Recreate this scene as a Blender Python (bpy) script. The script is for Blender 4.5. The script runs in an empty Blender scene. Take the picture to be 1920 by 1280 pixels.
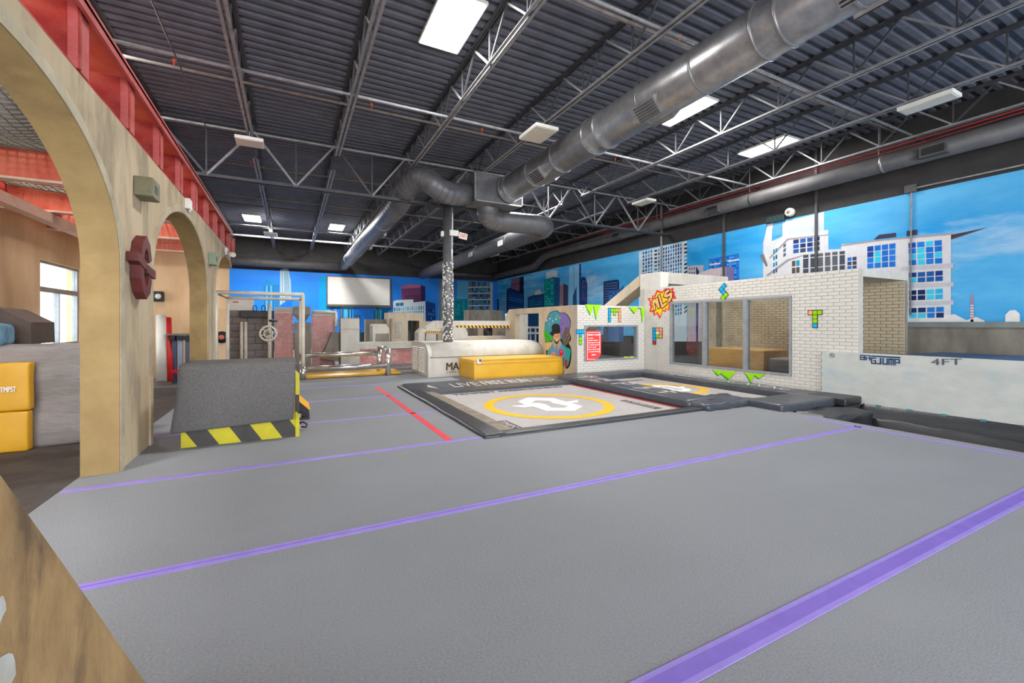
import bpy, bmesh, math, random
from mathutils import Vector, Matrix
random.seed(7)
scene = bpy.context.scene
COL = scene.collection

# ------------------------------------------------------------ camera, world, exposure
F_PX, U0, V0, CAMH = 810.0, 960.0, 607.0, 1.4
TH = math.atan(415 / 810.0); SN, CS = math.sin(TH), math.cos(TH)
cam = bpy.data.cameras.new('camera'); cam.sensor_width = 36.0; cam.lens = 36 * F_PX / 1920
cam.shift_y = -33 / 1920.0; cam.clip_start = 0.05; cam.clip_end = 200
camo = bpy.data.objects.new('camera', cam); COL.objects.link(camo)
camo.location = (0, 0, CAMH); camo.rotation_euler = (math.radians(90), 0, -TH)
scene.camera = camo
w = bpy.data.worlds.new('world'); scene.world = w; w.use_nodes = True
w.node_tree.nodes['Background'].inputs[0].default_value = (0.93, 0.96, 1.0, 1)
w.node_tree.nodes['Background'].inputs[1].default_value = 4.2
scene.view_settings.view_transform = 'Standard'; scene.view_settings.look = 'None'
scene.view_settings.exposure = 0.8; scene.view_settings.gamma = 1.0
scene.view_settings.use_curve_mapping = False
PANEL_POWER = 95.0      # each lit ceiling panel, watts
PANEL_GLOW = 14.0

# measured pixel -> metric position helpers (a wall plane or height fixes the depth)
def ray(u, v):
    a = (u - U0) / F_PX; b = (V0 - v) / F_PX
    return (SN + a * CS, CS - a * SN, b)
def gz(u, v, z=0.0):
    r = ray(u, v); t = (z - CAMH) / r[2]; return Vector((r[0] * t, r[1] * t, z))
def gx(u, v, X):
    r = ray(u, v); t = X / r[0]; return Vector((X, r[1] * t, CAMH + r[2] * t))
def gy(u, v, Y):
    r = ray(u, v); t = Y / r[1]; return Vector((r[0] * t, Y, CAMH + r[2] * t))

# ------------------------------------------------------------ materials
def lin(c):
    return tuple((x / 255 / 12.92) if x / 255 <= 0.04045 else ((x / 255 + 0.055) / 1.055) ** 2.4 for x in c)
MATS = {}
def mat(name, rgb, rough=0.6, metal=0.0, rgb2=None, scale=6.0, stretch=(1, 1, 1), detail=6.0, lo=0.35, hi=0.65,
        bump=0.0, bscale=None, emit=0.0, spec=0.5, rgb3=None, scale3=1.2, lo3=0.5, hi3=0.7):
    if name in MATS: return MATS[name]
    m = bpy.data.materials.new(name); m.use_nodes = True; MATS[name] = m
    nt = m.node_tree; b = nt.nodes['Principled BSDF']
    b.inputs['Roughness'].default_value = rough; b.inputs['Metallic'].default_value = metal
    b.inputs['Specular IOR Level'].default_value = spec
    c1 = lin(rgb) + (1,)
    b.inputs['Base Color'].default_value = c1
    m.diffuse_color = c1
    tc = nt.nodes.new('ShaderNodeTexCoord'); mp = nt.nodes.new('ShaderNodeMapping')
    mp.inputs['Scale'].default_value = stretch
    nt.links.new(tc.outputs['Object'], mp.inputs['Vector'])
    col = None
    def noise(sc, dt=detail):
        n = nt.nodes.new('ShaderNodeTexNoise'); n.inputs['Scale'].default_value = sc; n.inputs['Detail'].default_value = dt
        n.inputs['Roughness'].default_value = 0.65
        nt.links.new(mp.outputs['Vector'], n.inputs['Vector']); return n
    def blend(prev, prevc, c2, sc, l, h):
        n = noise(sc); mr = nt.nodes.new('ShaderNodeMapRange')
        mr.inputs['From Min'].default_value = l; mr.inputs['From Max'].default_value = h
        nt.links.new(n.outputs['Fac'], mr.inputs['Value'])
        mx = nt.nodes.new('ShaderNodeMix'); mx.data_type = 'RGBA'
        nt.links.new(mr.outputs['Result'], mx.inputs['Factor'])
        if prev: nt.links.new(prev, mx.inputs['A'])
        else: mx.inputs['A'].default_value = prevc
        mx.inputs['B'].default_value = lin(c2) + (1,)
        return mx.outputs['Result']
    if rgb2: col = blend(None, c1, rgb2, scale, lo, hi)
    if rgb3: col = blend(col, c1, rgb3, scale3, lo3, hi3)
    if col: nt.links.new(col, b.inputs['Base Color'])
    if bump:
        n = noise(bscale or scale * 2); bp = nt.nodes.new('ShaderNodeBump')
        bp.inputs['Strength'].default_value = bump; bp.inputs['Distance'].default_value = 0.02
        nt.links.new(n.outputs['Fac'], bp.inputs['Height']); nt.links.new(bp.outputs['Normal'], b.inputs['Normal'])
    if emit:
        b.inputs['Emission Color'].default_value = c1; b.inputs['Emission Strength'].default_value = emit
    return m
def flat(rgb, rough=0.7):
    return mat('print_%02x%02x%02x' % tuple(int(x) for x in rgb), rgb, rough, spec=0.2, rgb2=tuple(max(0, x - 9) for x in rgb), scale=9)

M_CARPET = mat('grey_carpet', (150, 152, 155), 0.95, rgb2=(118, 120, 124), scale=130, stretch=(0.6, 1, 1), detail=8, lo=0.3, hi=0.7, bump=0.12, bscale=320, spec=0.15,
               rgb3=(144, 146, 150), scale3=0.7, lo3=0.45, hi3=0.85)
M_CARPET2 = mat('charcoal_carpet', (122, 119, 117), 0.95, rgb2=(90, 88, 87), scale=60, stretch=(1, 1, 2.5), bump=0.6, bscale=90, spec=0.15)
M_DARKFLOOR = mat('dark_mat_floor', (82, 75, 72), 0.8, rgb2=(66, 60, 58), scale=4, spec=0.3)
M_BACKFLOOR = mat('back_floor', (120, 116, 116), 0.75, rgb2=(98, 94, 95), scale=3, spec=0.3)
M_DECK = mat('painted_steel_deck', (104, 106, 116), 0.6, rgb2=(88, 90, 100), scale=2.5, spec=0.35)
M_BLACKWALL = mat('black_wall', (58, 56, 55), 0.75, rgb2=(48, 46, 46), scale=2, spec=0.3)
M_STEEL = mat('grey_painted_steel', (150, 149, 150), 0.5, rgb2=(122, 121, 124), scale=8, spec=0.5)
M_STEELD = mat('dark_painted_steel', (70, 71, 76), 0.55, rgb2=(58, 59, 63), scale=8)
M_PIPEBR = mat('brown_grey_pipe', (128, 120, 114), 0.5, rgb2=(104, 96, 92), scale=6)
M_GALV = mat('galvanised_duct', (176, 175, 176), 0.36, 0.75, rgb2=(146, 146, 149), scale=5, bump=0.1, bscale=3)
M_DUCTD = mat('dark_duct', (112, 112, 115), 0.45, 0.35, rgb2=(92, 92, 96), scale=4)
M_DUCTK = mat('charcoal_duct', (92, 90, 90), 0.55, 0.1, rgb2=(78, 76, 77), scale=3)
M_PLASTER = mat('aged_plaster', (206, 187, 156), 0.85, rgb2=(178, 160, 132), scale=2.2, stretch=(1, 1, 0.3), lo=0.35, hi=0.7, bump=0.25, bscale=14,
                rgb3=(112, 102, 90), scale3=1.1, lo3=0.54, hi3=0.8, spec=0.2)
M_REVEAL = mat('ochre_plaster', (160, 136, 92), 0.85, rgb2=(146, 122, 82), scale=3, bump=0.2, bscale=16, rgb3=(112, 94, 68), scale3=1.6, lo3=0.54, hi3=0.8, spec=0.2)
M_TRIMPL = mat('pale_plaster_trim', (202, 190, 164), 0.85, rgb2=(168, 155, 132), scale=3, spec=0.2)
M_TANWALL = mat('orange_tan_wall', (236, 204, 166), 0.85, rgb2=(218, 180, 138), scale=1.6, stretch=(1, 1, 0.3), bump=0.15, bscale=12, spec=0.2)
M_BROWN = mat('brown_plaster', (186, 152, 104), 0.8, rgb2=(150, 118, 80), scale=3.5, stretch=(1, 2, 1), lo=0.4, hi=0.7, bump=0.3, bscale=18,
              rgb3=(112, 90, 68), scale3=2.3, lo3=0.5, hi3=0.68, spec=0.3)
M_WORN = mat('worn_white_paint', (206, 206, 200), 0.7, rgb2=(176, 168, 150), scale=9)
M_REDST = mat('weathered_red_steel', (176, 58, 48), 0.6, rgb2=(142, 34, 30), scale=5, bump=0.2, bscale=12, rgb3=(200, 104, 84), scale3=2.2, lo3=0.5, hi3=0.75)
M_PINKST = mat('faded_red_steel', (230, 198, 180), 0.7, rgb2=(216, 162, 142), scale=3, lo=0.45, hi=0.75)
M_SALMON = mat('salmon_steel', (222, 122, 96), 0.7, rgb2=(206, 92, 70), scale=3)
M_NET = mat('grey_rope_net', (134, 128, 116), 0.9)
M_WHITEBR = mat('white_brick', (210, 207, 200), 0.75, rgb2=(200, 196, 188), scale=5, bump=0.15, bscale=25, spec=0.25)
M_MORTAR = mat('brick_mortar', (186, 181, 172), 0.9, rgb2=(174, 169, 160), scale=7)
M_TANBR = mat('tan_brick', (206, 192, 166), 0.8, rgb2=(190, 174, 146), scale=4, bump=0.15, bscale=25, spec=0.25)
M_CONC = mat('painted_concrete', (200, 196, 188), 0.75, rgb2=(180, 175, 165), scale=3, stretch=(1, 1, 0.4), bump=0.1, bscale=14, rgb3=(156, 149, 138), scale3=1.5, lo3=0.58, hi3=0.8, spec=0.3)
M_CONCT = mat('tan_concrete', (206, 192, 168), 0.8, rgb2=(186, 170, 146), scale=3, stretch=(1, 1, 0.4), bump=0.1, bscale=14, spec=0.25)
M_CONCD = mat('dark_concrete', (142, 136, 124), 0.85, rgb2=(116, 110, 100), scale=3, stretch=(1, 1, 0.4), bump=0.1, bscale=14)
M_CINDER = mat('cinder_block', (142, 133, 129), 0.9, rgb2=(122, 113, 110), scale=9, bump=0.3, bscale=50)
M_CINDERM = mat('cinder_mortar', (84, 78, 76), 0.9)
M_PANELW = mat('whitewashed_panel', (196, 199, 194), 0.7, rgb2=(182, 185, 180), scale=2.0, stretch=(1, 1, 2), rgb3=(168, 182, 186), scale3=1.4, lo3=0.52, hi3=0.72, bump=0.08, bscale=9, spec=0.3)
M_VINYL = mat('black_vinyl', (70, 74, 82), 0.34, rgb2=(60, 63, 71), scale=6, bump=0.35, bscale=3.5, spec=0.6)
M_VINYLK = mat('black_vinyl_dark', (40, 42, 47), 0.4, rgb2=(34, 35, 40), scale=6, bump=0.4, bscale=5, spec=0.6)
M_VINYLG = mat('grey_vinyl', (146, 141, 139), 0.5, rgb2=(130, 125, 123), scale=2, stretch=(1, 1, 3), bump=1.0, bscale=2.4, spec=0.4)
M_DUST = mat('dusty_vinyl', (150, 134, 112), 0.8, rgb2=(110, 104, 98), scale=6)
M_BED = mat('taupe_trampoline_bed', (182, 176, 173), 0.85, rgb2=(175, 169, 166), scale=3, spec=0.2)
M_YEL = mat('yellow_vinyl', (222, 170, 36), 0.42, rgb2=(214, 160, 30), scale=3, bump=0.25, bscale=2.5, spec=0.5)
M_YELP = mat('yellow_print', (234, 184, 50), 0.8, rgb2=(228, 178, 46), scale=6, spec=0.2)
M_WHITEP = mat('white_print', (240, 239, 236), 0.8, rgb2=(232, 231, 228), scale=6, spec=0.2)
M_GREYP = mat('pale_grey_print', (196, 190, 184), 0.8, rgb2=(180, 175, 170), scale=9, spec=0.2)
M_DARKP = mat('dark_print', (84, 78, 78), 0.8, rgb2=(100, 95, 94), scale=9, spec=0.2)
M_HAZY = mat('hazard_yellow', (196, 184, 22), 0.6, rgb2=(178, 166, 20), scale=5)
M_HAZK = mat('hazard_black', (62, 58, 56), 0.6, rgb2=(50, 47, 46), scale=5)
M_HAZO = mat('hazard_orange', (244, 180, 40), 0.6, rgb2=(236, 170, 36), scale=5)
M_CHROME = mat('worn_steel_tube', (214, 212, 208), 0.22, 0.8, rgb2=(186, 182, 176), scale=7)
M_WHITEST = mat('cream_painted_steel', (224, 216, 202), 0.45, rgb2=(206, 196, 180), scale=6)
M_REDBR = mat('red_brick_skin', (206, 152, 148), 0.85, rgb2=(188, 126, 122), scale=12, rgb3=(216, 190, 184), scale3=4, lo3=0.5, hi3=0.7)
M_PURPLE = mat('purple_tape', (150, 130, 208), 0.6, rgb2=(140, 120, 198), scale=7, spec=0.3)
M_PURPLED = mat('purple_tape_dark', (126, 104, 192), 0.6, rgb2=(118, 96, 184), scale=7, spec=0.3)
M_REDT = mat('red_tape', (232, 70, 84), 0.6, rgb2=(224, 62, 76), scale=7, spec=0.3)
M_WHITEPL = mat('white_plastic', (228, 226, 218), 0.5, rgb2=(220, 218, 210), scale=6)
M_DIFF = mat('cream_diffuser', (214, 208, 194), 0.5, rgb2=(206, 200, 186), scale=12)
M_GLOW = mat('lit_panel', (255, 253, 250), 0.5, emit=PANEL_GLOW)
M_BLACK = mat('black_plastic', (30, 30, 32), 0.5)
M_ORANGEC = mat('orange_cap', (226, 92, 60), 0.5)
M_REDC = mat('red_cable', (176, 44, 52), 0.5)
M_BLUEV = mat('blue_vinyl', (40, 92, 140), 0.4, rgb2=(32, 76, 122), scale=3)
M_WOOD = mat('plywood', (214, 172, 116), 0.6, rgb2=(196, 150, 96), scale=4, stretch=(1, 1, 6))
M_ALU = mat('grey_window_frame', (158, 164, 168), 0.4, 0.3, rgb2=(142, 148, 153), scale=6)
M_SCREEN = mat('projection_screen', (214, 210, 204), 0.8, rgb2=(208, 204, 198), scale=3)
M_BROWNF = mat('bronze_frame', (88, 76, 62), 0.5, rgb2=(76, 66, 54), scale=6)
M_SKYR = mat('printed_sky_right', (0, 142, 210), 0.55, rgb2=(92, 178, 226), scale=0.32, stretch=(1, 0.5, 1.7), lo=0.36, hi=0.62, rgb3=(170, 200, 222), scale3=0.5, lo3=0.54, hi3=0.72, spec=0.25)
M_SKYB = mat('printed_sky_back', (8, 104, 200), 0.55, rgb2=(18, 122, 214), scale=0.3, stretch=(0.5, 1, 2), rgb3=(110, 160, 216), scale3=0.45, lo3=0.66, hi3=0.78, spec=0.25)

def glass_mat():
    m = bpy.data.materials.new('window_glass'); m.use_nodes = True; nt = m.node_tree
    for n in list(nt.nodes): nt.nodes.remove(n)
    out = nt.nodes.new('ShaderNodeOutputMaterial'); mx = nt.nodes.new('ShaderNodeMixShader')
    lw = nt.nodes.new('ShaderNodeLayerWeight'); pw = nt.nodes.new('ShaderNodeMath'); pw.operation = 'POWER'; pw.inputs[1].default_value = 3.0
    nt.links.new(lw.outputs['Facing'], pw.inputs[0]); fr = nt.nodes.new('ShaderNodeMath'); fr.operation = 'MULTIPLY_ADD'
    nt.links.new(pw.outputs[0], fr.inputs[0]); fr.inputs[1].default_value = 0.6; fr.inputs[2].default_value = 0.05
    tr = nt.nodes.new('ShaderNodeBsdfTransparent'); tr.inputs[0].default_value = (0.86, 0.88, 0.88, 1)
    gl = nt.nodes.new('ShaderNodeBsdfGlossy'); gl.inputs['Roughness'].default_value = 0.02
    nt.links.new(fr.outputs[0], mx.inputs[0]); nt.links.new(tr.outputs[0], mx.inputs[1]); nt.links.new(gl.outputs[0], mx.inputs[2])
    nt.links.new(mx.outputs[0], out.inputs[0]); return m
M_GLASS = glass_mat()

# ------------------------------------------------------------ mesh builder
class MB:
    def __init__(s): s.bm = bmesh.new(); s.cur = 0; s.mats = []
    def use(s, m):
        if m not in s.mats: s.mats.append(m)
        s.cur = s.mats.index(m); return s
    def face(s, pts):
        vs = [s.bm.verts.new(p) for p in pts]
        f = s.bm.faces.new(vs); f.material_index = s.cur; return f
    def _faces(s, vs, idx):
        for i in idx:
            f = s.bm.faces.new([vs[j] for j in i]); f.material_index = s.cur
    def box(s, x0, x1, y0, y1, z0, z1):
        if x0 > x1: x0, x1 = x1, x0
        if y0 > y1: y0, y1 = y1, y0
        if z0 > z1: z0, z1 = z1, z0
        vs = [s.bm.verts.new(p) for p in [(x0, y0, z0), (x1, y0, z0), (x1, y1, z0), (x0, y1, z0), (x0, y0, z1), (x1, y0, z1), (x1, y1, z1), (x0, y1, z1)]]
        s._faces(vs, [(3, 2, 1, 0), (4, 5, 6, 7), (0, 1, 5, 4), (1, 2, 6, 5), (2, 3, 7, 6), (3, 0, 4, 7)]); return s
    def rbox(s, x0, x1, y0, y1, z0, z1, r=0.03, seg=2):
        t = bmesh.new(); bmesh.ops.create_cube(t, size=1.0)
        bmesh.ops.scale(t, vec=(abs(x1 - x0), abs(y1 - y0), abs(z1 - z0)), verts=t.verts)
        bmesh.ops.translate(t, vec=((x0 + x1) / 2, (y0 + y1) / 2, (z0 + z1) / 2), verts=t.verts)
        bmesh.ops.bevel(t, geom=list(t.edges), offset=r, segments=seg, affect='EDGES', profile=0.6)
        s.merge(t); return s
    def merge(s, t):
        mp = {v: s.bm.verts.new(v.co) for v in t.verts}
        for f in t.faces:
            try:
                g = s.bm.faces.new([mp[v] for v in f.verts]); g.material_index = s.cur
            except ValueError: pass
        t.free()
    def hexa(s, b, t):      # bottom 4 + top 4 points, same winding
        vs = [s.bm.verts.new(p) for p in list(b) + list(t)]
        s._faces(vs, [(3, 2, 1, 0), (4, 5, 6, 7), (0, 1, 5, 4), (1, 2, 6, 5), (2, 3, 7, 6), (3, 0, 4, 7)]); return s
    def prism(s, poly, d):  # polygon of 3d points extruded by vector d
        d = Vector(d); a = [s.bm.verts.new(p) for p in poly]; b = [s.bm.verts.new(Vector(p) + d) for p in poly]; n = len(a)
        s.bm.faces.new(a).material_index = s.cur; s.bm.faces.new(b[::-1]).material_index = s.cur
        for i in range(n):
            s.bm.faces.new([a[i], b[i], b[(i + 1) % n], a[(i + 1) % n]][::-1]).material_index = s.cur
        return s
    def tube(s, path, r, n=12, cap=True, closed=False):
        path = [Vector(p) for p in path]; rs = r if isinstance(r, (list, tuple)) else [r] * len(path)
        rings = []; up = None; m = len(path)
        for i, p in enumerate(path):
            if closed: t = path[(i + 1) % m] - path[i - 1]
            elif i == 0: t = path[1] - p
            elif i == m - 1: t = p - path[-2]
            else: t = (path[i + 1] - p).normalized() + (p - path[i - 1]).normalized()
            t.normalize()
            if up is None: up = Vector((0, 0, 1)) if abs(t.z) < 0.9 else Vector((1, 0, 0))
            a = t.cross(up).normalized(); b = a.cross(t).normalized(); up = b
            k = 1.0
            if 0 < i < m - 1 and not closed:
                c = (path[i + 1] - p).normalized().dot((p - path[i - 1]).normalized()); k = 1.0
            rings.append([s.bm.verts.new(p + (a * math.cos(2 * math.pi * j / n) + b * math.sin(2 * math.pi * j / n)) * rs[i]) for j in range(n)])
        for i in range(m if closed else m - 1):
            A, B = rings[i], rings[(i + 1) % m]
            for j in range(n):
                f = s.bm.faces.new([A[j], A[(j + 1) % n], B[(j + 1) % n], B[j]]); f.material_index = s.cur; f.smooth = n > 6
        if cap and not closed:
            s.bm.faces.new(rings[0][::-1]).material_index = s.cur; s.bm.faces.new(rings[-1]).material_index = s.cur
        return s
    def bar(s, a, b, wx, wz, up=(0, 0, 1)):   # rectangular bar between two points
        a, b = Vector(a), Vector(b); t = (b - a).normalized(); up = Vector(up)
        if abs(t.dot(up)) > 0.98: up = Vector((1, 0, 0))
        x = t.cross(up).normalized() * wx / 2; z = x.cross(t).normalized() * wz / 2
        s.hexa([a - x - z, a + x - z, a + x + z, a - x + z], [b - x - z, b + x - z, b + x + z, b - x + z]); return s
    def lathe(s, prof, c, n=24, axis='z'):
        rings = []
        for r, h in prof:
            ring = []
            for j in range(n):
                a = 2 * math.pi * j / n; x, y = r * math.cos(a), r * math.sin(a)
                p = (x, y, h) if axis == 'z' else ((x, h, y) if axis == 'y' else (h, x, y))
                ring.append(s.bm.verts.new(Vector(c) + Vector(p)))
            rings.append(ring)
        for A, B in zip(rings, rings[1:]):
            for j in range(n):
                f = s.bm.faces.new([A[j], A[(j + 1) % n], B[(j + 1) % n], B[j]]); f.material_index = s.cur; f.smooth = True
        return s
    def build(s, name, m=None, parent=None, smooth=False, kind=None):
        me = bpy.data.meshes.new(name)
        bmesh.ops.recalc_face_normals(s.bm, faces=s.bm.faces)
        s.bm.to_mesh(me); s.bm.free()
        for x in ([m] if m else s.mats): me.materials.append(x)
        if smooth:
            for p in me.polygons: p.use_smooth = True
        return link(name, me, parent, kind)
def inv_for(parent):
    p = parent; loc = Vector((0, 0, 0)); 
    if p.type == 'EMPTY': return Matrix.Translation(-p.location)
    return Matrix.Identity(4)
def link(name, me, parent=None, kind=None):
    o = bpy.data.objects.new(name, me); COL.objects.link(o)
    if parent: o.parent = parent; o.matrix_parent_inverse = inv_for(parent)
    if kind: o['kind'] = kind
    return o
def thing(name, label, cat, loc=(0, 0, 0), group=None):
    o = bpy.data.objects.new(name, None); COL.objects.link(o); o.location = loc; o.empty_display_size = 0.1
    return tag(o, label, cat, group)
def tag(o, label, cat, group=None):
    o['label'] = label; o['category'] = cat
    if group: o['group'] = group
    return o
def copy_thing(root, dv, label=None, group=None):
    dv = Vector(dv); r = root.copy(); COL.objects.link(r); r.location = root.location + dv
    if label: r['label'] = label
    if group: r['group'] = group
    for ch in root.children:
        c = ch.copy(); COL.objects.link(c); c.parent = r; c.matrix_parent_inverse = ch.matrix_parent_inverse.copy()
        for g in ch.children:
            d = g.copy(); COL.objects.link(d); d.parent = c; d.matrix_parent_inverse = g.matrix_parent_inverse.copy()
    return r
def struct(o): o['kind'] = 'structure'; return o

def text_mesh(body, bold=0.0, shear=0.0, space=1.0):
    cu = bpy.data.curves.new('txt', 'FONT'); cu.body = body; cu.offset = 0.0; cu.shear = shear; cu.space_character = space
    cu.resolution_u = 3
    o = bpy.data.objects.new('txt', cu); COL.objects.link(o)
    dg = bpy.context.evaluated_depsgraph_get(); me = bpy.data.meshes.new_from_object(o.evaluated_get(dg))
    bpy.data.objects.remove(o); bpy.data.curves.remove(cu); return me
def text(name, body, p0, xd, yd, width, height, m, parent, bold=0.0, shear=0.0, space=1.0):
    me = text_mesh(body, bold, shear, space); me.name = name; me.materials.clear(); me.materials.append(m)
    xs = [v.co.x for v in me.vertices]; ys = [v.co.y for v in me.vertices]
    x0, x1, y0, y1 = min(xs), max(xs), min(ys), max(ys)
    p0, xd, yd = Vector(p0), Vector(xd).normalized(), Vector(yd).normalized()
    for v in me.vertices:
        a = (v.co.x - x0) / (x1 - x0) * width; b = (v.co.y - y0) / (y1 - y0) * height
        v.co = p0 + xd * a + yd * b
    if bold > 0.005:      # heavier weight: a second print layer slightly offset
        n = xd.cross(yd).normalized() * 0.0012; bm = bmesh.new(); bm.from_mesh(me); src = list(bm.verts) + list(bm.edges) + list(bm.faces)
        for k, s_ in ((1, 1), (2, -1)):
            d = bmesh.ops.duplicate(bm, geom=src)
            for e in d['geom']:
                if isinstance(e, bmesh.types.BMVert): e.co += n * k + xd * (s_ * height * 0.035)
        bm.to_mesh(me); bm.free()
    return link(name, me, parent)

# ------------------------------------------------------------ the building shell
WX, WY = 12.6, 26.8          # right wall, back wall
LX = -4.2                    # outer wall of the side room
DECK = 6.07                  # underside of the roof deck
b = MB(); b.box(-4.4, 13.0, -8, 27.2, -0.72, -0.6)
struct(b.build('floor', M_DARKFLOOR))
b = MB()
b.box(-1.72, 7.1, -8, 4.88, -0.55, 0); b.box(-1.72, 2.12, 4.88, 11.95, -0.55, 0); b.box(2.12, 6.7, 9.35, 11.95, -0.55, 0)
struct(b.build('floor_carpet', M_CARPET))
b = MB(); b.box(LX, -1.72, -8, 11.95, -0.55, -0.004); b.box(LX, 6.7, 11.95, WY, -0.55, -0.004); b.box(6.7, WX, 9.35, WY, -0.55, -0.006)
b.box(9.0, WX, 4.0, 9.35, -0.55, -0.006)
struct(b.build('floor_rubber', M_BACKFLOOR))
b = MB(); b.box(LX + 0.02, -1.725, 0, 11.9, -0.004, 0.0)
struct(b.build('floor_side_room', M_DARKFLOOR))

def corrugated():
    b = MB(); y = -8.0; p = 0.2; d = 0.055; x0, x1 = LX - 0.2, WX + 0.2
    prof = []
    while y < WY:
        prof += [(y, DECK), (y + 0.085, DECK), (y + 0.105, DECK + d), (y + 0.18, DECK + d)]; y += p
    prof.append((y, DECK))
    A = [b.bm.verts.new((x0, yy, zz)) for yy, zz in prof]; B = [b.bm.verts.new((x1, yy, zz)) for yy, zz in prof]
    for i in range(len(A) - 1): b.bm.faces.new([A[i], A[i + 1], B[i + 1], B[i]])
    top = [(x0, -8, DECK + 0.16), (x1, -8, DECK + 0.16), (x1, WY, DECK + 0.16), (x0, WY, DECK + 0.16)]
    b.face(top)
    return b.build('ceiling', M_DECK)
struct(corrugated())

b = MB(); b.box(WX, WX + 0.25, -8, WY + 0.25, -0.6, DECK + 0.16); struct(b.build('wall_right', M_BLACKWALL))
b = MB(); b.box(LX - 0.25, WX, WY, WY + 0.25, -0.6, DECK + 0.16); struct(b.build('wall_back', M_BLACKWALL))
# side room wall with its window
WIN = (11.3, 13.1, 0.95, 2.62)
b = MB()
b.use(M_TANWALL)
b.box(LX - 0.25, LX, 2.8, WIN[0], -0.6, 3.35); b.box(LX - 0.25, LX, WIN[1], 14.15, -0.6, 3.35)
b.box(LX - 0.25, LX, WIN[0], WIN[1], -0.6, WIN[2]); b.box(LX - 0.25, LX, WIN[0], WIN[1], WIN[3], 3.35)
b.use(M_BLACKWALL); b.box(LX - 0.25, LX, -5, 14.15, 3.35, DECK + 0.16); b.box(LX - 0.25, LX, 14.15, WY, -0.6, DECK + 0.16)
struct(b.build('wall_left'))
win = MB(); y0, y1, z0, z1 = WIN
for a in ((y0, y0 + 0.06, z0, z1), (y1 - 0.06, y1, z0, z1), (y0 + 0.06, y1 - 0.06, z0, z0 + 0.06), (y0 + 0.06, y1 - 0.06, z1 - 0.05, z1), (y0 + 0.06, y1 - 0.06, 2.02, 2.12), ((y0 + y1) / 2 - 0.02, (y0 + y1) / 2 + 0.02, z0 + 0.06, 2.02)):
    win.box(LX - 0.14, LX - 0.05, *a)
wo = struct(win.build('window_1', M_ALU))
for k, (a0, a1, c0, c1) in enumerate(((y0 + 0.06, (y0 + y1) / 2 - 0.02, z0 + 0.06, 2.02), ((y0 + y1) / 2 + 0.02, y1 - 0.06, z0 + 0.06, 2.02), (y0 + 0.06, y1 - 0.06, 2.12, z1 - 0.05))):
    MB().box(LX - 0.1, LX - 0.09, a0, a1, c0, c1).build('pane', M_GLASS, wo)
MB().box(LX - 0.02, LX + 0.08, y0 - 0.1, y1 + 0.3, z0 - 0.06, z0).build('window_sill', M_WOOD, wo)
b = MB(); b.box(LX, -1.5, 14.0, 14.15, -0.6, 3.3); struct(b.build('wall_side_room', M_TANWALL))

# ------------------------------------------------------------ arcade wall on the left
AX0, AX1 = -1.70, -1.45
def arch_pts(yc, a, spring, rise, n=40):
    return [(yc + a * math.cos(math.pi * (1 - i / n)), spring + rise * math.sin(math.pi * (1 - i / n))) for i in range(n + 1)]
def arcade():
    root = thing('arcade_wall', 'long aged plaster wall with tall ochre arches under a red steel beam', 'wall', (-1.58, 8, 0))
    b = MB(); top = 3.33; Y0, Y1 = -1.2, 14.0
    arches = [(3.47, 1.86), (8.28, 1.86), (12.95, 1.84)]
    # pieces: piers and spandrels per arch
    edges = []
    b.use(M_PLASTER)
    def wallbox(ya, yb, za, zb): b.box(AX0, AX1, ya, yb, za, zb)
    wallbox(Y0, arches[0][0] - 1.86, -0.55, top)
    wallbox(arches[0][0] + 1.86, arches[1][0] - 1.86, -0.02, top)
    wallbox(arches[1][0] + 1.86, arches[2][0] - 1.84, -0.02, top)
    for k, (yc, a) in enumerate(arches):
        pts = arch_pts(yc, a, 1.95, 1.12)
        if k == 2: pts = [p for p in pts if p[0] < 13.99]
        for (ya, za), (yb, zb) in zip(pts, pts[1:]):
            b.hexa([(AX0, ya, za), (AX1, ya, za), (AX1, yb, zb), (AX0, yb, zb)], [(AX0, ya, top), (AX1, ya, top), (AX1, yb, top), (AX0, yb, top)])
    bmesh.ops.remove_doubles(b.bm, verts=b.bm.verts, dist=0.0005)
    w_ = b.build('wall_body', None, root)
    # ochre intrados lining and pale outer moulding of each arch
    for k, (yc, a) in enumerate(arches):
        pts = [(yc - a, 0.0)] + arch_pts(yc, a, 1.95, 1.12) + [(yc + a, 0.0)]
        if k == 2: pts = [p for p in pts if p[0] < 13.97]
        inn = []
        for i, (y, z) in enumerate(pts):
            dy, dz = yc - y, (1.95 - z if z > 1.95 else 0); L = math.hypot(dy, dz) or 1
            inn.append((y + dy / L * 0.012, z + dz / L * 0.012))
        b = MB()
        for (p, q, pi, qi) in zip(pts, pts[1:], inn, inn[1:]):
            b.hexa([(AX0 - 0.015, p[0], p[1]), (AX1 + 0.012, p[0], p[1]), (AX1 + 0.012, q[0], q[1]), (AX0 - 0.015, q[0], q[1])],
                   [(AX0 - 0.015, *pi), (AX1 + 0.012, *pi), (AX1 + 0.012, *qi), (AX0 - 0.015, *qi)])
        b.build('arch_reveal', M_REVEAL, root)
        b = MB(); out = []
        for (y, z) in pts:
            dy, dz = yc - y, (1.95 - z if z > 1.95 else 0); L = math.hypot(dy, dz) or 1
            out.append((y - dy / L * 0.10, z - dz / L * 0.10))
        for (p, q, po, qo) in zip(pts, pts[1:], out, out[1:]):
            b.hexa([(AX1 - 0.01, *p), (AX1 + 0.02, *p), (AX1 + 0.02, *q), (AX1 - 0.01, *q)], [(AX1 - 0.01, *po), (AX1 + 0.02, *po), (AX1 + 0.02, *qo), (AX1 - 0.01, *qo)])
        b.build('arch_moulding', M_TRIMPL, root)
    return root
arcade()

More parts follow.
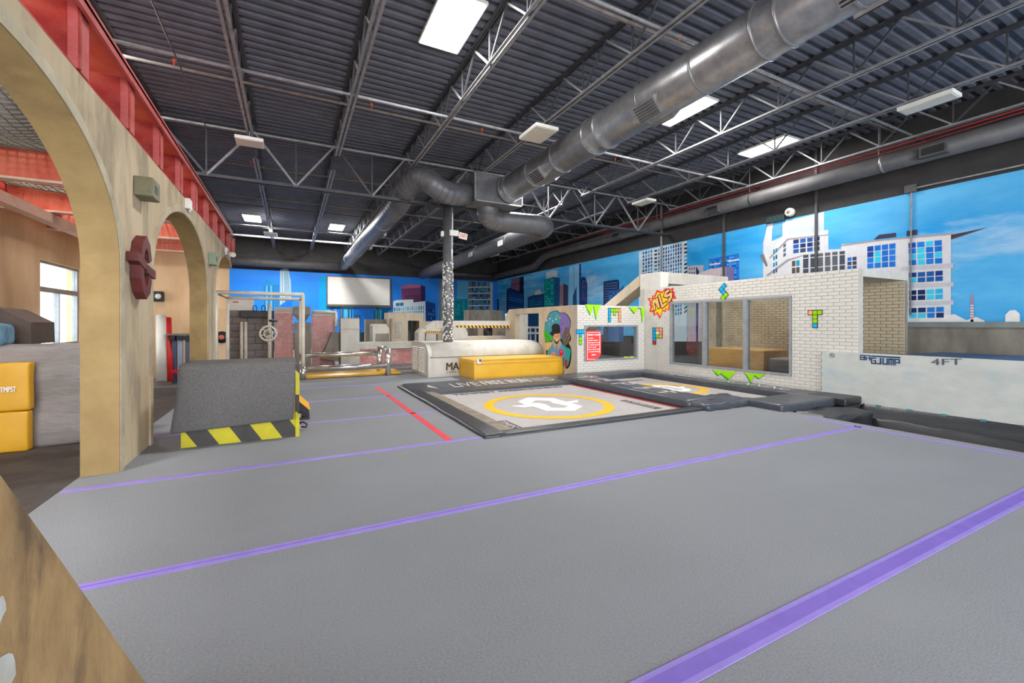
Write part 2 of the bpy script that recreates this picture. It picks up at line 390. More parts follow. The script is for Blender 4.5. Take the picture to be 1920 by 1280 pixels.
# red beam on top of the arcade
M_ROSE = mat('rose_steel', (196, 104, 100), 0.6, rgb2=(178, 76, 72), scale=4)
rb = thing('red_steel_beam', 'weathered red steel beam with stiffener plates on top of the arcade', 'beam', (-1.6, 8, 3.33))
zt = 3.86
MB().box(-2.02, -1.40, -1.2, 14.0, zt, zt + 0.03).build('top_flange', M_SALMON, rb)
MB().box(-1.43, -1.40, -1.2, 14.0, zt - 0.06, zt + 0.06).build('flange_lip', M_ROSE, rb)
MB().box(-2.02, -1.46, -1.2, 14.0, 3.332, 3.36).build('bottom_flange', M_REDST, rb)
plate = None
for i in range(14):
    y = -0.1 + 1.143 * i
    if plate is None:
        b = MB(); b.box(-1.96, -1.44, y, y + 0.03, 3.36, zt); plate = b.build('stiffener_plate', M_REDST, rb); py0 = y
        b = MB(); b.box(-1.51, -1.452, y - 0.01, y + 0.2, 3.36, zt); post = b.build('flange_post', M_ROSE, rb)
    else:
        for src in (plate, post):
            c = src.copy(); COL.objects.link(c); c.location = (0, y - py0, 0)

# ------------------------------------------------------------ roof steel
JX = [-2.58, -0.77, 1.0, 2.78, 4.58, 6.4, 8.2, 10.08, 12.02]
ZB, ZT = 5.43, 6.06
GY = 11.7
ORD = ['first', 'second', 'third', 'fourth', 'fifth', 'sixth', 'seventh', 'eighth', 'ninth']
def make_joist(x, y0, y1, label, group):
    root = thing('roof_joist', label, 'joist', (x, y0, ZB), group)
    b = MB(); g = 0.012; wd = 0.05; t = 0.007
    for s_ in (-1, 1):
        xa, xb = x + s_ * g, x + s_ * (g + wd)
        b.box(xa, xb, y0 + 0.55, y1 - 0.55, ZB, ZB + t); b.box(xa, xa + s_ * t, y0 + 0.55, y1 - 0.55, ZB, ZB + wd)
    b.build('bottom_chord', M_STEEL, root)
    b = MB()
    for s_ in (-1, 1):
        xa, xb = x + s_ * g, x + s_ * (g + wd + 0.012)
        b.box(xa, xb, y0, y1, ZT - t, ZT); b.box(xa, xa + s_ * t, y0, y1, ZT - wd, ZT)
    b.build('top_chord', M_STEELD, root)
    n = max(1, round((y1 - y0 - 1.2) / 1.2)); p = (y1 - y0 - 1.2) / n; za, zb = ZB + 0.03, ZT - 0.03
    def mesh_bar(a, c, r, m):
        o = MB().bar(a, c, r, r).build('web_bar', m, root); return o
    src = {}
    for i in range(n + 1):
        yb = y0 + 0.6 + i * p
        for kind, (ya_, m) in {'l': (yb - p / 2, M_STEELD), 'v': (yb, M_STEELD), 'r': (yb + p / 2, M_STEEL)}.items():
            if kind == 'l' and i == 0: ya_ = y0 + 0.02
            if kind == 'r' and i == n: ya_ = y1 - 0.02
            key = (kind, (i == 0 and kind == 'l') or (i == n and kind == 'r'))
            if key in src:
                o0, yy = src[key]; c = o0.copy(); COL.objects.link(c); c.location = (0, yb - yy, 0)
            else:
                src[key] = (mesh_bar((x, yb, za), (x, ya_, zb), 0.024 if kind == 'v' else 0.03, m), yb)
    return root
jn = make_joist(JX[0], -3.0, GY, 'steel roof joist nearest the red beam, camera side of the girder', 'near roof joists')
jf = make_joist(JX[0], GY, WY - 0.05, 'steel roof joist nearest the red beam, beyond the girder', 'far roof joists')
for k, x in enumerate(JX[1:], 2):
    copy_thing(jn, (x - JX[0], 0, 0), 'steel roof joist, %s counted from the red beam, camera side of the girder' % ORD[k - 1])
    copy_thing(jf, (x - JX[0], 0, 0), 'steel roof joist, %s counted from the red beam, beyond the girder' % ORD[k - 1])

gr = thing('roof_girder', 'deep steel truss girder crossing the hall above the spotted column', 'girder', (4, GY, 4.68))
GZ0, GZ1 = 4.68, 5.98
MB().box(LX, WX, GY - 0.10, GY - 0.012, GZ0, GZ0 + 0.012).box(LX, WX, GY - 0.022, GY - 0.012, GZ0, GZ0 + 0.09).box(LX, WX, GY + 0.012, GY + 0.10, GZ0, GZ0 + 0.012).box(LX, WX, GY + 0.012, GY + 0.022, GZ0, GZ0 + 0.09).build('bottom_chord', M_STEELD, gr)
MB().box(LX, WX, GY - 0.10, GY + 0.10, GZ1 - 0.1, GZ1 - 0.08).box(LX, WX, GY - 0.02, GY + 0.02, GZ1 - 0.2, GZ1 - 0.08).build('top_chord', M_STEELD, gr)
xs = []
x = JX[0]
for i in range(len(JX) - 1):
    xa, xb = JX[i], JX[i + 1]; xm = (xa + xb) / 2
    MB().bar((xa, GY, GZ1 - 0.1), (xm, GY, GZ0 + 0.05), 0.045, 0.045).build('web_bar', M_STEEL if i % 2 else M_STEELD, gr)
    MB().bar((xb, GY, GZ1 - 0.1), (xm, GY, GZ0 + 0.05), 0.045, 0.045).build('web_bar', M_STEEL, gr)
    MB().bar((xm, GY, GZ1 - 0.1), (xm, GY, GZ0 + 0.05), 0.03, 0.03).build('web_bar', M_STEELD, gr)

# bridging angles and sprinkler pipes across the joists
def xpipe(name, y, z, r, m, label, cat, group, x0=LX, x1=WX, n=8):
    return tag(MB().tube([(x0, y, z), (x1, y, z)], r, n).build(name, m), label, cat, group)
xpipe('bridging_pipe', 8.2, 5.50, 0.028, M_STEEL, 'pale bridging pipe across the joists in front of the girder, nearer one', 'pipe', 'bridging pipes')
xpipe('bridging_pipe', 10.8, 5.50, 0.022, M_STEEL, 'pale bridging pipe across the joists just in front of the girder', 'pipe', 'bridging pipes')
xpipe('bridging_pipe', 4.4, 5.50, 0.024, M_STEEL, 'bridging pipe across the joists nearest the camera', 'pipe', 'bridging pipes')
xpipe('bridging_pipe', 16.3, 5.52, 0.03, M_PIPEBR, 'first bridging pipe beyond the girder', 'pipe', 'bridging pipes')
xpipe('bridging_pipe', 21.2, 5.52, 0.04, M_STEEL, 'pale bridging pipe beyond the two far lit ceiling panels', 'pipe', 'bridging pipes')
xpipe('bridging_pipe', 23.6, 5.52, 0.05, M_STEEL, 'pale bridging pipe closest to the back wall', 'pipe', 'bridging pipes')
def sprinkler(y, z, label, xs):
    t = thing('sprinkler_pipe', label, 'pipe', (0, y, z), 'sprinkler pipes')
    MB().tube([(LX, y, z), (WX, y, z)], 0.03, 8).build('pipe_run', M_PIPEBR, t)
    for x in xs:
        MB().tube([(x, y, z), (x, y, z + 0.09)], 0.014, 6).lathe([(0.0, z + 0.13), (0.04, z + 0.125), (0.02, z + 0.09), (0.0, z + 0.09)], (x, y, 0), 8).build('sprinkler_head', M_ORANGEC, t)
    return t
sprinkler(9.35, 5.86, 'brown sprinkler pipe with orange heads above the near bridging', [-1.8, 1.5, 4.0, 8.0, 11.0])
sprinkler(4.9, 5.86, 'brown sprinkler pipe with orange heads at the camera end', [1.5, 5.5, 9.2, 11.2])
sprinkler(14.2, 5.86, 'brown sprinkler pipe with orange heads behind the girder', [-1.0, 2.0, 5.5, 9.0])
sprinkler(19.0, 5.86, 'brown sprinkler pipe with orange heads before the far lit panels', [-2.0, 2.0, 6, 10])
tag(MB().tube([(-1.55, -2, 5.45), (-1.55, 11.2, 5.45)], 0.012, 6).build('conduit', M_STEELD), 'thin dark conduit running along the ceiling beside the red beam', 'conduit')
tag(MB().tube([(12.06, -2, 5.40), (12.06, 4, 5.385), (12.06, 9, 5.40), (12.06, 20, 5.39)], 0.012, 6).build('red_cable', M_REDC), 'thin red cable strung along the joist by the right wall', 'cable')
pts = [(12.2, -2 + i, 5.35 + 0.02 * math.sin(i * 1.7)) for i in range(18)]
tag(MB().tube(pts, 0.009, 6).build('red_cable', M_REDC), 'red cable lying on top of the wall duct', 'cable')

# ------------------------------------------------------------ lit panels and unlit fixtures
def lit_panel(x, y, label, power=PANEL_POWER):
    t = thing('ceiling_light', label, 'ceiling light', (x, y, DECK - 0.06), 'lit ceiling panels')
    hx, hy = 0.31, 0.62; z = DECK - 0.02
    fr = MB().box(x - hx - 0.03, x + hx + 0.03, y - hy - 0.03, y + hy + 0.03, z - 0.05, z).build('housing', M_WHITEPL, t)
    MB().box(x - hx, x + hx, y - hy, y + hy, z - 0.058, z - 0.05).build('diffuser', M_GLOW, t)
    L = bpy.data.lights.new('panel_light', 'AREA'); L.shape = 'RECTANGLE'; L.size = 2 * hx; L.size_y = 2 * hy; L.energy = power
    L.color = (1.0, 0.985, 0.96)
    o = bpy.data.objects.new('panel_light', L); COL.objects.link(o); o.location = (x, y, z - 0.075); o.parent = t; o.matrix_parent_inverse = Matrix.Translation((-x, -y, -(DECK - 0.06)))
lit_panel(2.2, 6.35, 'bright lit ceiling panel at the top of the view, left of the big duct')
lit_panel(7.55, 6.65, 'bright lit ceiling panel just right of the big silver duct')
lit_panel(11.1, 7.0, 'bright lit ceiling panel near the right wall', 45.0)
lit_panel(-1.5, 22.0, 'far lit ceiling panel on the left near the arcade', 380.0)
lit_panel(1.95, 22.2, 'far lit ceiling panel above the projection screen', 380.0)

lit_panel(-3.2, 3.6, 'added fill light panel over the side room, near end', 60.0)  # added lamp, out of view, to brighten the side room
lit_panel(-3.2, 9.2, 'added fill light panel over the side room, far end', 110.0)  # second added lamp, hidden by the red beam, for more side room light
lit_panel(7.0, 13.0, 'added fill light panel hidden behind the end of the silver duct, beyond the girder', 300.0)  # added lamp, hidden by the duct, lifts the dark back of the hall

def fixture(x, y, hx, hy, z, label):
    t = thing('high_bay_fixture', label, 'light fixture', (x, y, z), 'unlit high bay fixtures')
    MB().rbox(x - hx, x + hx, y - hy, y + hy, z - 0.05, z + 0.02, 0.012, 2).build('housing', M_WHITEPL, t)
    MB().box(x - hx + 0.03, x + hx - 0.03, y - hy + 0.03, y + hy - 0.03, z - 0.058, z - 0.049).build('diffuser', M_DIFF, t)
    MB().tube([(x, y - hy * 0.5, z + 0.02), (x, y - hy * 0.5, ZB)], 0.008, 6).tube([(x, y + hy * 0.5, z + 0.02), (x, y + hy * 0.5, ZB)], 0.008, 6).build('hanger', M_STEEL, t)
fixture(-0.77, 10.7, 0.26, 0.22, 5.28, 'square cream fixture hanging at the girder end of the second joist')
fixture(4.5, 7.6, 0.26, 0.36, 5.30, 'cream fixture hanging left of the big silver duct')
fixture(10.08, 10.4, 0.2, 0.34, 5.32, 'white fixture hanging by the right wall before the girder')
fixture(10.06, 3.45, 0.19, 0.38, 5.34, 'long white fixture at the upper right over the airbag')
fixture(-0.77, 21.5, 0.25, 0.4, 5.30, 'small far fixture under the joist near the arcade')
fixture(10.08, 22.3, 0.3, 0.5, 5.30, 'small far fixture under a joist right of the column')

# ------------------------------------------------------------ ducts
def bend(p0, p1, p2, n=8):
    p0, p1, p2 = Vector(p0), Vector(p1), Vector(p2); r = []
    for i in range(n + 1):
        t = i / n; r.append((1 - t) ** 2 * p0 + 2 * t * (1 - t) * p1 + t * t * p2)
    return r
def ring(parent, c, axis, r, w=0.03, m=None):
    c = Vector(c); a = Vector(axis).normalized() * w / 2
    MB().tube([c - a, c + a], r, 28).build('seam_band', m or M_GALV, parent)
def vent(parent, c, sx, sy, sz, m, slat_axis='y', face=(0, 0, -1)):
    v = MB().box(c[0] - sx, c[0] + sx, c[1] - sy, c[1] + sy, c[2] - sz, c[2] + sz).build('vent_collar', m, parent)
    return v
DXm, DZm, DR = 5.28, 5.05, 0.34
md = thing('supply_duct', 'large shiny round silver duct running towards the plenum box', 'duct', (DXm, 4, DZm))
MB().tube([(DXm, -3, DZm), (DXm, 10.55, DZm)], DR, 32).build('duct_run', M_GALV, md, False)
for y in (1.2, 2.35, 3.05, 3.35, 4.25, 5.3, 6.4, 6.75, 7.9, 9.0, 10.2, 10.45):
    ring(md, (DXm, y, DZm), (0, 1, 0), DR + (0.022 if y in (3.05, 3.35, 6.4, 6.75, 10.2, 10.45) else 0.009), 0.035)
for y, dx in ((5.15, 0.30), (8.6, 0.30), (2.25, 0.3)):
    for s_ in (-1, 1):
        vz = DZm - 0.26
        v = MB().hexa([(DXm + s_ * 0.14, y - 0.22, vz - 0.10), (DXm + s_ * 0.36, y - 0.22, vz + 0.12), (DXm + s_ * 0.36, y + 0.22, vz + 0.12), (DXm + s_ * 0.14, y + 0.22, vz - 0.10)],
                      [(DXm + s_ * 0.08, y - 0.22, vz + 0.0), (DXm + s_ * 0.24, y - 0.22, vz + 0.2), (DXm + s_ * 0.24, y + 0.22, vz + 0.2), (DXm + s_ * 0.08, y + 0.22, vz + 0.0)]).build('vent_box', M_GALV, md)
        g = MB()
        for k in range(6):
            f0 = 0.1 + k * 0.15; xa = DXm + s_ * (0.145 + 0.21 * f0); za = vz - 0.107 + 0.22 * f0
            g.box(xa - 0.008, xa + 0.008, y - 0.2, y + 0.2, za - 0.012, za + 0.004)
        g.build('grille', M_BLACK, v)
for y in (2.0, 5.6, 8.4): MB().tube([(DXm, y, DZm + DR - 0.01), (DXm, y, ZB + 0.5)], 0.008, 6).build('hanger', M_STEELD, md)

pl = thing('plenum_box', 'grey sheet metal plenum box where the silver duct ends', 'duct', (5.1, 10.9, 4.6))
MB().box(4.32, 5.72, 10.56, 11.35, 4.66, 5.42).build('box_body', M_DUCTD, pl)
fl = MB()
for a in ((4.30, 5.74, 10.545, 10.56, 4.645, 4.68), (4.30, 5.74, 10.545, 10.56, 5.40, 5.435), (4.30, 4.335, 10.545, 10.56, 4.645, 5.435), (5.705, 5.74, 10.545, 10.56, 4.645, 5.435)): fl.box(*a)
fl.build('flange', M_GALV, pl)

ld = thing('branch_duct', 'dark segmented duct curving left from the plenum and back to the screen wall', 'duct', (2.75, 14, 4.75))
path = [Vector((4.32, 10.95, 4.9))] + bend((4.0, 10.95, 4.9), (3.55, 10.95, 4.88), (3.35, 10.95, 5.12), 5) + bend((3.3, 10.97, 5.2), (3.05, 11.05, 5.4), (2.9, 11.4, 5.2), 5) + bend((2.85, 11.6, 5.05), (2.72, 11.9, 4.78), (2.72, 12.6, 4.76), 6)
path = [Vector((4.34, 10.95, 4.92))] + bend((4.05, 10.9, 4.85), (3.55, 10.75, 4.72), (3.2, 10.85, 5.05), 7)[1:] + bend((3.1, 10.95, 5.14), (2.85, 11.15, 5.25), (2.75, 11.7, 5.0), 6) + bend((2.73, 12.0, 4.86), (2.7, 12.4, 4.74), (2.7, 13.2, 4.74), 5)
MB().tube(path + [Vector((2.7, 26.35, 4.74))], 0.29, 26).build('duct_run', M_DUCTD, ld)
for p_, q_ in zip(path[1:], path[2:]): ring(ld, (p_ + q_) / 2, q_ - p_, 0.298, 0.02, M_DUCTD)
for y in (14.5, 17.5, 20.5, 23.5): ring(ld, (2.7, y, 4.74), (0, 1, 0), 0.298, 0.03, M_GALV)
for y in (16, 19): MB().box(2.95, 3.05, y - 0.2, y + 0.2, 4.55, 4.75).build('vent_collar', M_GALV, ld)
rd = thing('branch_duct', 'dark round duct turning right from the plenum and running back behind the column', 'duct', (7.2, 14, 4.5))
path = bend((5.0, 11.3, 4.66), (5.0, 11.45, 4.42), (5.5, 11.5, 4.42), 6) + [Vector((6.6, 11.5, 4.45))] + bend((6.8, 11.5, 4.45), (7.25, 11.55, 4.46), (7.25, 12.2, 4.46), 6)
MB().tube([Vector((5.0, 11.1, 4.85))] + path + [Vector((7.25, 26.2, 4.46))], 0.30, 26).build('duct_run', M_DUCTD, rd)
for p_ in path[1:7] + path[8:]: pass
for p_, q_ in list(zip(path, path[1:]))[:6] + list(zip(path, path[1:]))[8:]: ring(rd, (p_ + q_) / 2, q_ - p_, 0.307, 0.018, M_DUCTD)
for y in (14.2, 17.2, 20.5): 
    ring(rd, (7.25, y, 4.46), (0, 1, 0), 0.308, 0.03, M_DUCTD)
    MB().box(6.92, 7.05, y + 0.1, y + 0.5, 4.3, 4.5).build('vent_collar', M_GALV, rd)
wd = thing('wall_duct', 'long dark round duct along the top of the right wall with a step down', 'duct', (12.28, 10, 5.1))
ZD = 5.12
MB().tube([(12.28, -4, ZD), (12.28, 19.6, ZD), (12.28, 20.2, ZD - 0.08), (12.28, 21.0, ZD - 0.42), (12.28, 21.6, ZD - 0.48), (12.28, WY - 0.1, ZD - 0.48)], 0.2, 24).build('duct_run', M_DUCTK, wd)
for y in (2.2, 5.0, 8.2, 11.5, 15, 18.5): ring(wd, (12.28, y, ZD), (0, 1, 0), 0.207, 0.05, M_GALV if y < 6 else M_DUCTK)
for y in (4.05, 9.4, 14.0):
    v = MB().box(12.0, 12.16, y - 0.22, y + 0.22, ZD - 0.17, ZD + 0.05).build('vent_box', M_DUCTK, wd)
    MB().box(11.99, 12.0, y - 0.18, y + 0.18, ZD - 0.14, ZD + 0.02).build('vent_opening', M_BLACK, v)
for y in (2.3, 5.1, 8.3, 12): MB().tube([(12.28, y, ZD + 0.2), (12.28, y, DECK)], 0.01, 6).build('hanger', M_STEEL, wd)
bd = thing('wall_duct', 'dark duct along the top of the back wall above the mural', 'duct', (0, 26.5, 4.8))
MB().tube([(LX, 26.5, 4.66), (2.6, 26.5, 4.66)], 0.24, 20).build('duct_run', M_DUCTK, bd)
for x in (-1.6, 0.6): ring(bd, (x, 26.5, 4.66), (1, 0, 0), 0.247, 0.04, M_DUCTD)
bd2 = thing('wall_duct', 'thin dark duct in the far right corner above the mural', 'duct', (10, 26.5, 4.7))
MB().tube([(8.2, 26.55, 4.62), (12.2, 26.55, 4.62)], 0.13, 16).build('duct_run', M_DUCTK, bd2)

# ------------------------------------------------------------ column with white chips, exit sign
CX, CY = 3.96, GY
co = thing('steel_column', 'round grey steel column peppered with white chips below the girder', 'column', (CX, CY, 0))
MB().tube([(CX, CY, -0.5), (CX, CY, GZ0)], 0.14, 28).build('shaft', M_DUCTD, co)
ch = MB(); rnd = random.Random(3)
for i in range(330):
    z = 0.95 + 2.2 * rnd.random() ** 1.25
    a = rnd.uniform(0, 2 * math.pi)
    s_ = rnd.uniform(0.016, 0.028); c = Vector((CX + 0.14 * math.cos(a), CY + 0.14 * math.sin(a), z)); t = Vector((-math.sin(a), math.cos(a), 0)); n_ = Vector((math.cos(a), math.sin(a), 0))
    u = Vector((0, 0, 1)); k = rnd.uniform(-0.6, 0.6); t2 = t * math.cos(k) + u * math.sin(k); u2 = u * math.cos(k) - t * math.sin(k)
    ch.hexa([c - t2 * s_ - u2 * s_ - n_ * 0.01, c + t2 * s_ - u2 * s_ - n_ * 0.01, c + t2 * s_ + u2 * s_ - n_ * 0.01, c - t2 * s_ + u2 * s_ - n_ * 0.01],
            [c - t2 * s_ * .7 - u2 * s_ * .7 + n_ * 0.014, c + t2 * s_ * .7 - u2 * s_ * .7 + n_ * 0.014, c + t2 * s_ * .7 + u2 * s_ * .7 + n_ * 0.014, c - t2 * s_ * .7 + u2 * s_ * .7 + n_ * 0.014])
ch.build('white_chips', M_WHITEPL, co, kind='stuff')
MB().tube([(CX + 0.08, CY - 0.13, 3.5), (CX + 0.08, CY - 0.13, GZ0)], 0.012, 6).build('conduit', M_STEEL, co)
ex = thing('exit_sign', 'white exit sign with red letters on the spotted column', 'sign', (CX, CY - 0.15, 3.9))
MB().rbox(CX - 0.02, CX + 0.24, CY - 0.24, CY - 0.145, 3.86, 4.02, 0.02).build('lamp_base', M_WHITEPL, ex)
MB().rbox(CX - 0.22, CX - 0.14, CY - 0.1, CY + 0.02, 3.84, 4.0, 0.03).build('emergency_lamp', M_WHITEPL, ex)
ang = math.radians(-8)
pn = MB().bar((CX + 0.26, CY - 0.2, 3.90), (CX + 0.50, CY - 0.2, 3.86), 0.03, 0.17).build('sign_panel', M_WHITEPL, ex)
text('lettering', 'EXIT', (CX + 0.285, CY - 0.218, 3.848), (0.24, 0, -0.04), (0.04, 0, 0.24), 0.19, 0.10, mat('exit_red', (226, 70, 62), 0.6), pn, bold=0.02)

# ------------------------------------------------------------ printed skyline murals
def mural_helper(plane):
    if plane == 'R': return lambda u, v, k: gx(u, v, WX - 0.012 - 0.0025 * k)
    return lambda u, v, k: gy(u, v, WY - 0.012 - 0.0025 * k)
def lerp(a, b, t): return (a[0] + (b[0] - a[0]) * t, a[1] + (b[1] - a[1]) * t)
def bld(parent, plane, k, polys, grids=(), name='printed_building'):
    h = mural_helper(plane); b = MB(); rnd = random.Random(int(polys[0][1][0][0] * 7 + polys[0][1][0][1]))
    for i, (c, pts) in enumerate(polys):
        b.use(flat(c)); b.face([h(u, v, k + 0.12 * i) for u, v in pts])
    for gi, ((tl, tr, br, bl), nx, ny, fx, fy, cols) in enumerate(grids):
        for i in range(nx):
            for j in range(ny):
                a0, a1 = (i + (1 - fx) / 2) / nx, (i + (1 + fx) / 2) / nx; c0, c1 = (j + (1 - fy) / 2) / ny, (j + (1 + fy) / 2) / ny
                def q(a, c): return lerp(lerp(tl, tr, a), lerp(bl, br, a), c)
                b.use(flat(rnd.choice(cols))); b.face([h(*q(a, c), k + 0.12 * len(polys) + 0.3 + 0.15 * gi) for a, c in ((a0, c0), (a1, c0), (a1, c1), (a0, c1))])
    return b.build(name, None, parent)
def Q(u0, v0, u1, v1, s=0, s2=None):   # quad with sloping top (s) and bottom (s2)
    s2 = s if s2 is None else s2
    return ((u0, v0), (u1, v0 + s), (u1, v1 + s2), (u0, v1))
NAVY, NB, TEAL, CYAN, PALE, WHT, LBL = (16, 44, 92), (24, 84, 168), (10, 140, 150), (60, 196, 226), (186, 192, 200), (206, 206, 209), (96, 166, 214)
mr_ = tag(MB().box(WX - 0.01, WX, -8, WY, 0.9, 4.38).build('skyline_mural', M_SKYR), 'sky blue skyline mural covering the right wall', 'mural')
mb_ = tag(MB().box(LX, WX - 0.012, WY - 0.01, WY, 0.9, 4.30).build('skyline_mural', M_SKYB), 'deep blue skyline mural on the back wall', 'mural')
D = 640
bld(mr_, 'R', 1, [(NAVY, [(927, D), (927, 562), (935, 560), (935, D)])])
bld(mr_, 'R', 2, [((92, 66, 100), [(957, D), (958, 523), (974, 519.5), (974, D)]), ((22, 30, 60), [(974, D), (974, 519.5), (982, 518), (982, D)])], [(Q(958, 524, 974, 545, -3, -1), 1, 8, 1, 0.4, [(150, 110, 140)])])
bld(mr_, 'R', 3, [((18, 52, 104), [(949, D), (950, 542), (957, 539), (981, 551), (981, D)])], [(((953, 545), (980, 553), (980, 580), (953, 578)), 1, 7, 1, 0.5, [(40, 130, 210), (20, 90, 170)])])
bld(mr_, 'R', 2, [((20, 70, 110), [(989, D), (989.5, 557), (1000, 553), (1018, 550), (1027, 555), (1028, D)]), ((214, 206, 200), [(1003, 553), (1003, 546), (1012, 542), (1016, 551)])], [(((991, 560), (1018, 554), (1018, 576), (991, 578)), 2, 5, 0.9, 0.5, [(30, 120, 180), (20, 90, 150)])])
bld(mr_, 'R', 3, [((188, 198, 212), [(1024, 522), (1024, 510), (1036, 506.5), (1045, 506.5), (1045, 522)]), ((12, 138, 142), [(1020, D), (1020, 525), (1037, 519), (1039, 519), (1039, D)]), ((22, 60, 108), [(1039, D), (1039, 519), (1049.7, 522), (1048, D)])],
    [(Q(1021, 526, 1037, 572, -4, 0), 4, 10, 0.9, 0.7, [(14, 160, 160), (10, 120, 130), (60, 180, 180)]), (Q(1039, 521, 1049, 572, 2, 0), 1, 14, 1, 0.5, [(40, 110, 170)])])
bld(mr_, 'R', 2.6, [((170, 140, 150), [(1048, D), (1048.5, 533), (1056, 531.5), (1056, D)]), ((60, 60, 90), [(1056, D), (1056, 531.5), (1065, 535), (1064.5, D)])], [(Q(1049, 535, 1064, 570, 2, 0), 5, 11, 0.6, 0.5, [(90, 76, 96)])])
bld(mr_, 'R', 1, [((126, 186, 226), [(1064.5, D), (1067, 499), (1086, 495), (1086, D)]), ((20, 70, 140), [(1086, D), (1086, 495), (1089.5, 494), (1089.5, D)])], [(Q(1068, 502, 1084, 560, -3, 0), 5, 1, 0.4, 1, [(150, 200, 232), (90, 170, 220)])])
bld(mr_, 'R', 2, [((40, 80, 130), [(1074, D), (1074, 555), (1081, 536), (1082.5, D)])])
bld(mr_, 'R', 2, [((30, 52, 110), [(1089.5, D), (1089.5, 520.6), (1093.4, 518.7), (1098, 520), (1101, 531.5), (1100.5, D)])], [(Q(1091, 524, 1099, 566, 1, 0), 3, 10, 0.5, 0.5, [(70, 100, 160), (160, 130, 150)])])
bld(mr_, 'R', 1, [((36, 52, 92), [(1131, D), (1131.7, 527.6), (1158, 523.7), (1161, 527), (1161, D)])], [(Q(1134, 530, 1158, 572, -3, 0), 1, 9, 1, 0.45, [(70, 100, 150)])])
bld(mr_, 'R', 2, [((44, 96, 156), [(1141, D), (1141, 545.6), (1162, 542.5), (1169, 534), (1169, D)])], [(Q(1142, 548, 1160, 576, -2, 0), 5, 6, 0.7, 0.6, [(30, 70, 130), (70, 130, 190)])])
bld(mr_, 'R', 1, [((196, 212, 222), [(1198, D), (1198, 472), (1226, 465), (1288, 451), (1288, D)])],
    [(((1204, 472), (1224, 467), (1224, 600), (1204, 604)), 4, 20, 0.62, 0.72, [(20, 60, 110), (40, 100, 160), (70, 150, 190)]),
     (((1233, 466), (1279, 455), (1279, 590), (1233, 597)), 10, 19, 0.55, 0.75, [(16, 52, 104), (24, 84, 150), (60, 140, 190)]),
     (((1227, 467), (1232, 466), (1232, 600), (1227, 600)), 1, 19, 1, 0.5, [(60, 20, 20), (30, 120, 170)]), (((1283, 455), (1288, 454), (1288, 585), (1283, 590)), 1, 18, 1, 0.5, [(40, 24, 30), (70, 160, 200)])])
bld(mr_, 'R', 2, [((178, 176, 184), [(1289, D), (1289, 499), (1305, 497), (1319, 497), (1319, D)]), ((20, 56, 120), [(1305, D), (1305, 499), (1311, 508), (1310, D)])], [(Q(1291, 500, 1304, 524, -1, 0), 3, 3, 0.5, 0.5, [(90, 90, 110)])])
bld(mr_, 'R', 1, [((30, 110, 200), [(1329, D), (1329, 486), (1385.6, 475), (1387, D)])], [(((1330, 488), (1385, 478), (1386, 530), (1330, 530)), 12, 12, 0.75, 0.6, [(40, 130, 214), (20, 84, 176), (90, 170, 224)]), (((1330, 495), (1350, 492), (1350, 495), (1330, 498)), 1, 1, 1, 1, [WHT]), (((1364, 488), (1386, 485), (1386, 488), (1364, 491)), 1, 1, 1, 1, [WHT])])
bld(mr_, 'R', 3, [((206, 190, 196), [(1309, D), (1310, 512.5), (1332, 504), (1361, 500), (1361, D)]), ((120, 112, 160), [(1361, D), (1361, 500), (1376, 501), (1376, D)])], [(((1322, 519), (1332, 517), (1332, 530), (1322, 532)), 1, 2, 1, 0.6, [(20, 120, 200)]), (((1337, 517), (1354, 514), (1354, 530), (1337, 533)), 3, 2, 0.55, 0.6, [(20, 120, 200), (40, 140, 210)])])
# white building with the stair and glazed pavilion
bld(mr_, 'R', 1, [(WHT, [(1431, D), (1431, 455), (1439, 421), (1450, 418), (1448, 430), (1447, 452), (1462, 446), (1476, 436), (1553, 431), (1553, 468), (1588, 466), (1588, D)]),
                  ((198, 203, 206), [(1467, 442), (1467, 417), (1545, 397), (1545, 434), (1476, 438)]), ((188, 200, 208), [(1478, 436), (1478, 426), (1545, 418), (1545, 432)]),
                  ((150, 146, 150), [(1443, 486), (1443, 482), (1476, 447), (1553, 439), (1553, 441), (1478, 450)]), ((150, 148, 152), [(1436, 516), (1476, 486), (1505, 478), (1505, 480), (1478, 490), (1440, 518)]),
                  ((120, 116, 118), [(1424, 478), (1432, 476), (1440, 498), (1436, 500)])],
    [(((1486, 449), (1538, 442), (1538, 470), (1486, 476)), 4, 3, 0.8, 0.82, [(30, 56, 110), (40, 90, 160), (60, 70, 90)]), (((1504, 478), (1586, 470), (1586, 506), (1504, 512)), 6, 1, 0.74, 1, [(92, 96, 104), (70, 76, 88)]),
     (((1504, 484), (1586, 476), (1586, 477.4), (1504, 485.4)), 1, 1, 1, 1, [WHT]), (((1504, 503), (1586, 495), (1586, 496.4), (1504, 504.4)), 1, 1, 1, 1, [WHT]),
     (((1449, 466), (1458, 462), (1458, 512), (1449, 516)), 2, 4, 0.7, 0.6, [(20, 130, 170), (60, 90, 120)]), (((1468, 458), (1474, 454), (1474, 480), (1468, 484)), 1, 3, 0.8, 0.7, [(80, 100, 120)]), (((1484, 488), (1500, 486), (1500, 512), (1484, 514)), 2, 2, 0.8, 0.8, [(20, 150, 180), (90, 80, 80)]), (((1449, 419), (1466, 417), (1466, 440), (1449, 444)), 1, 1, 1, 1, [LBL])])
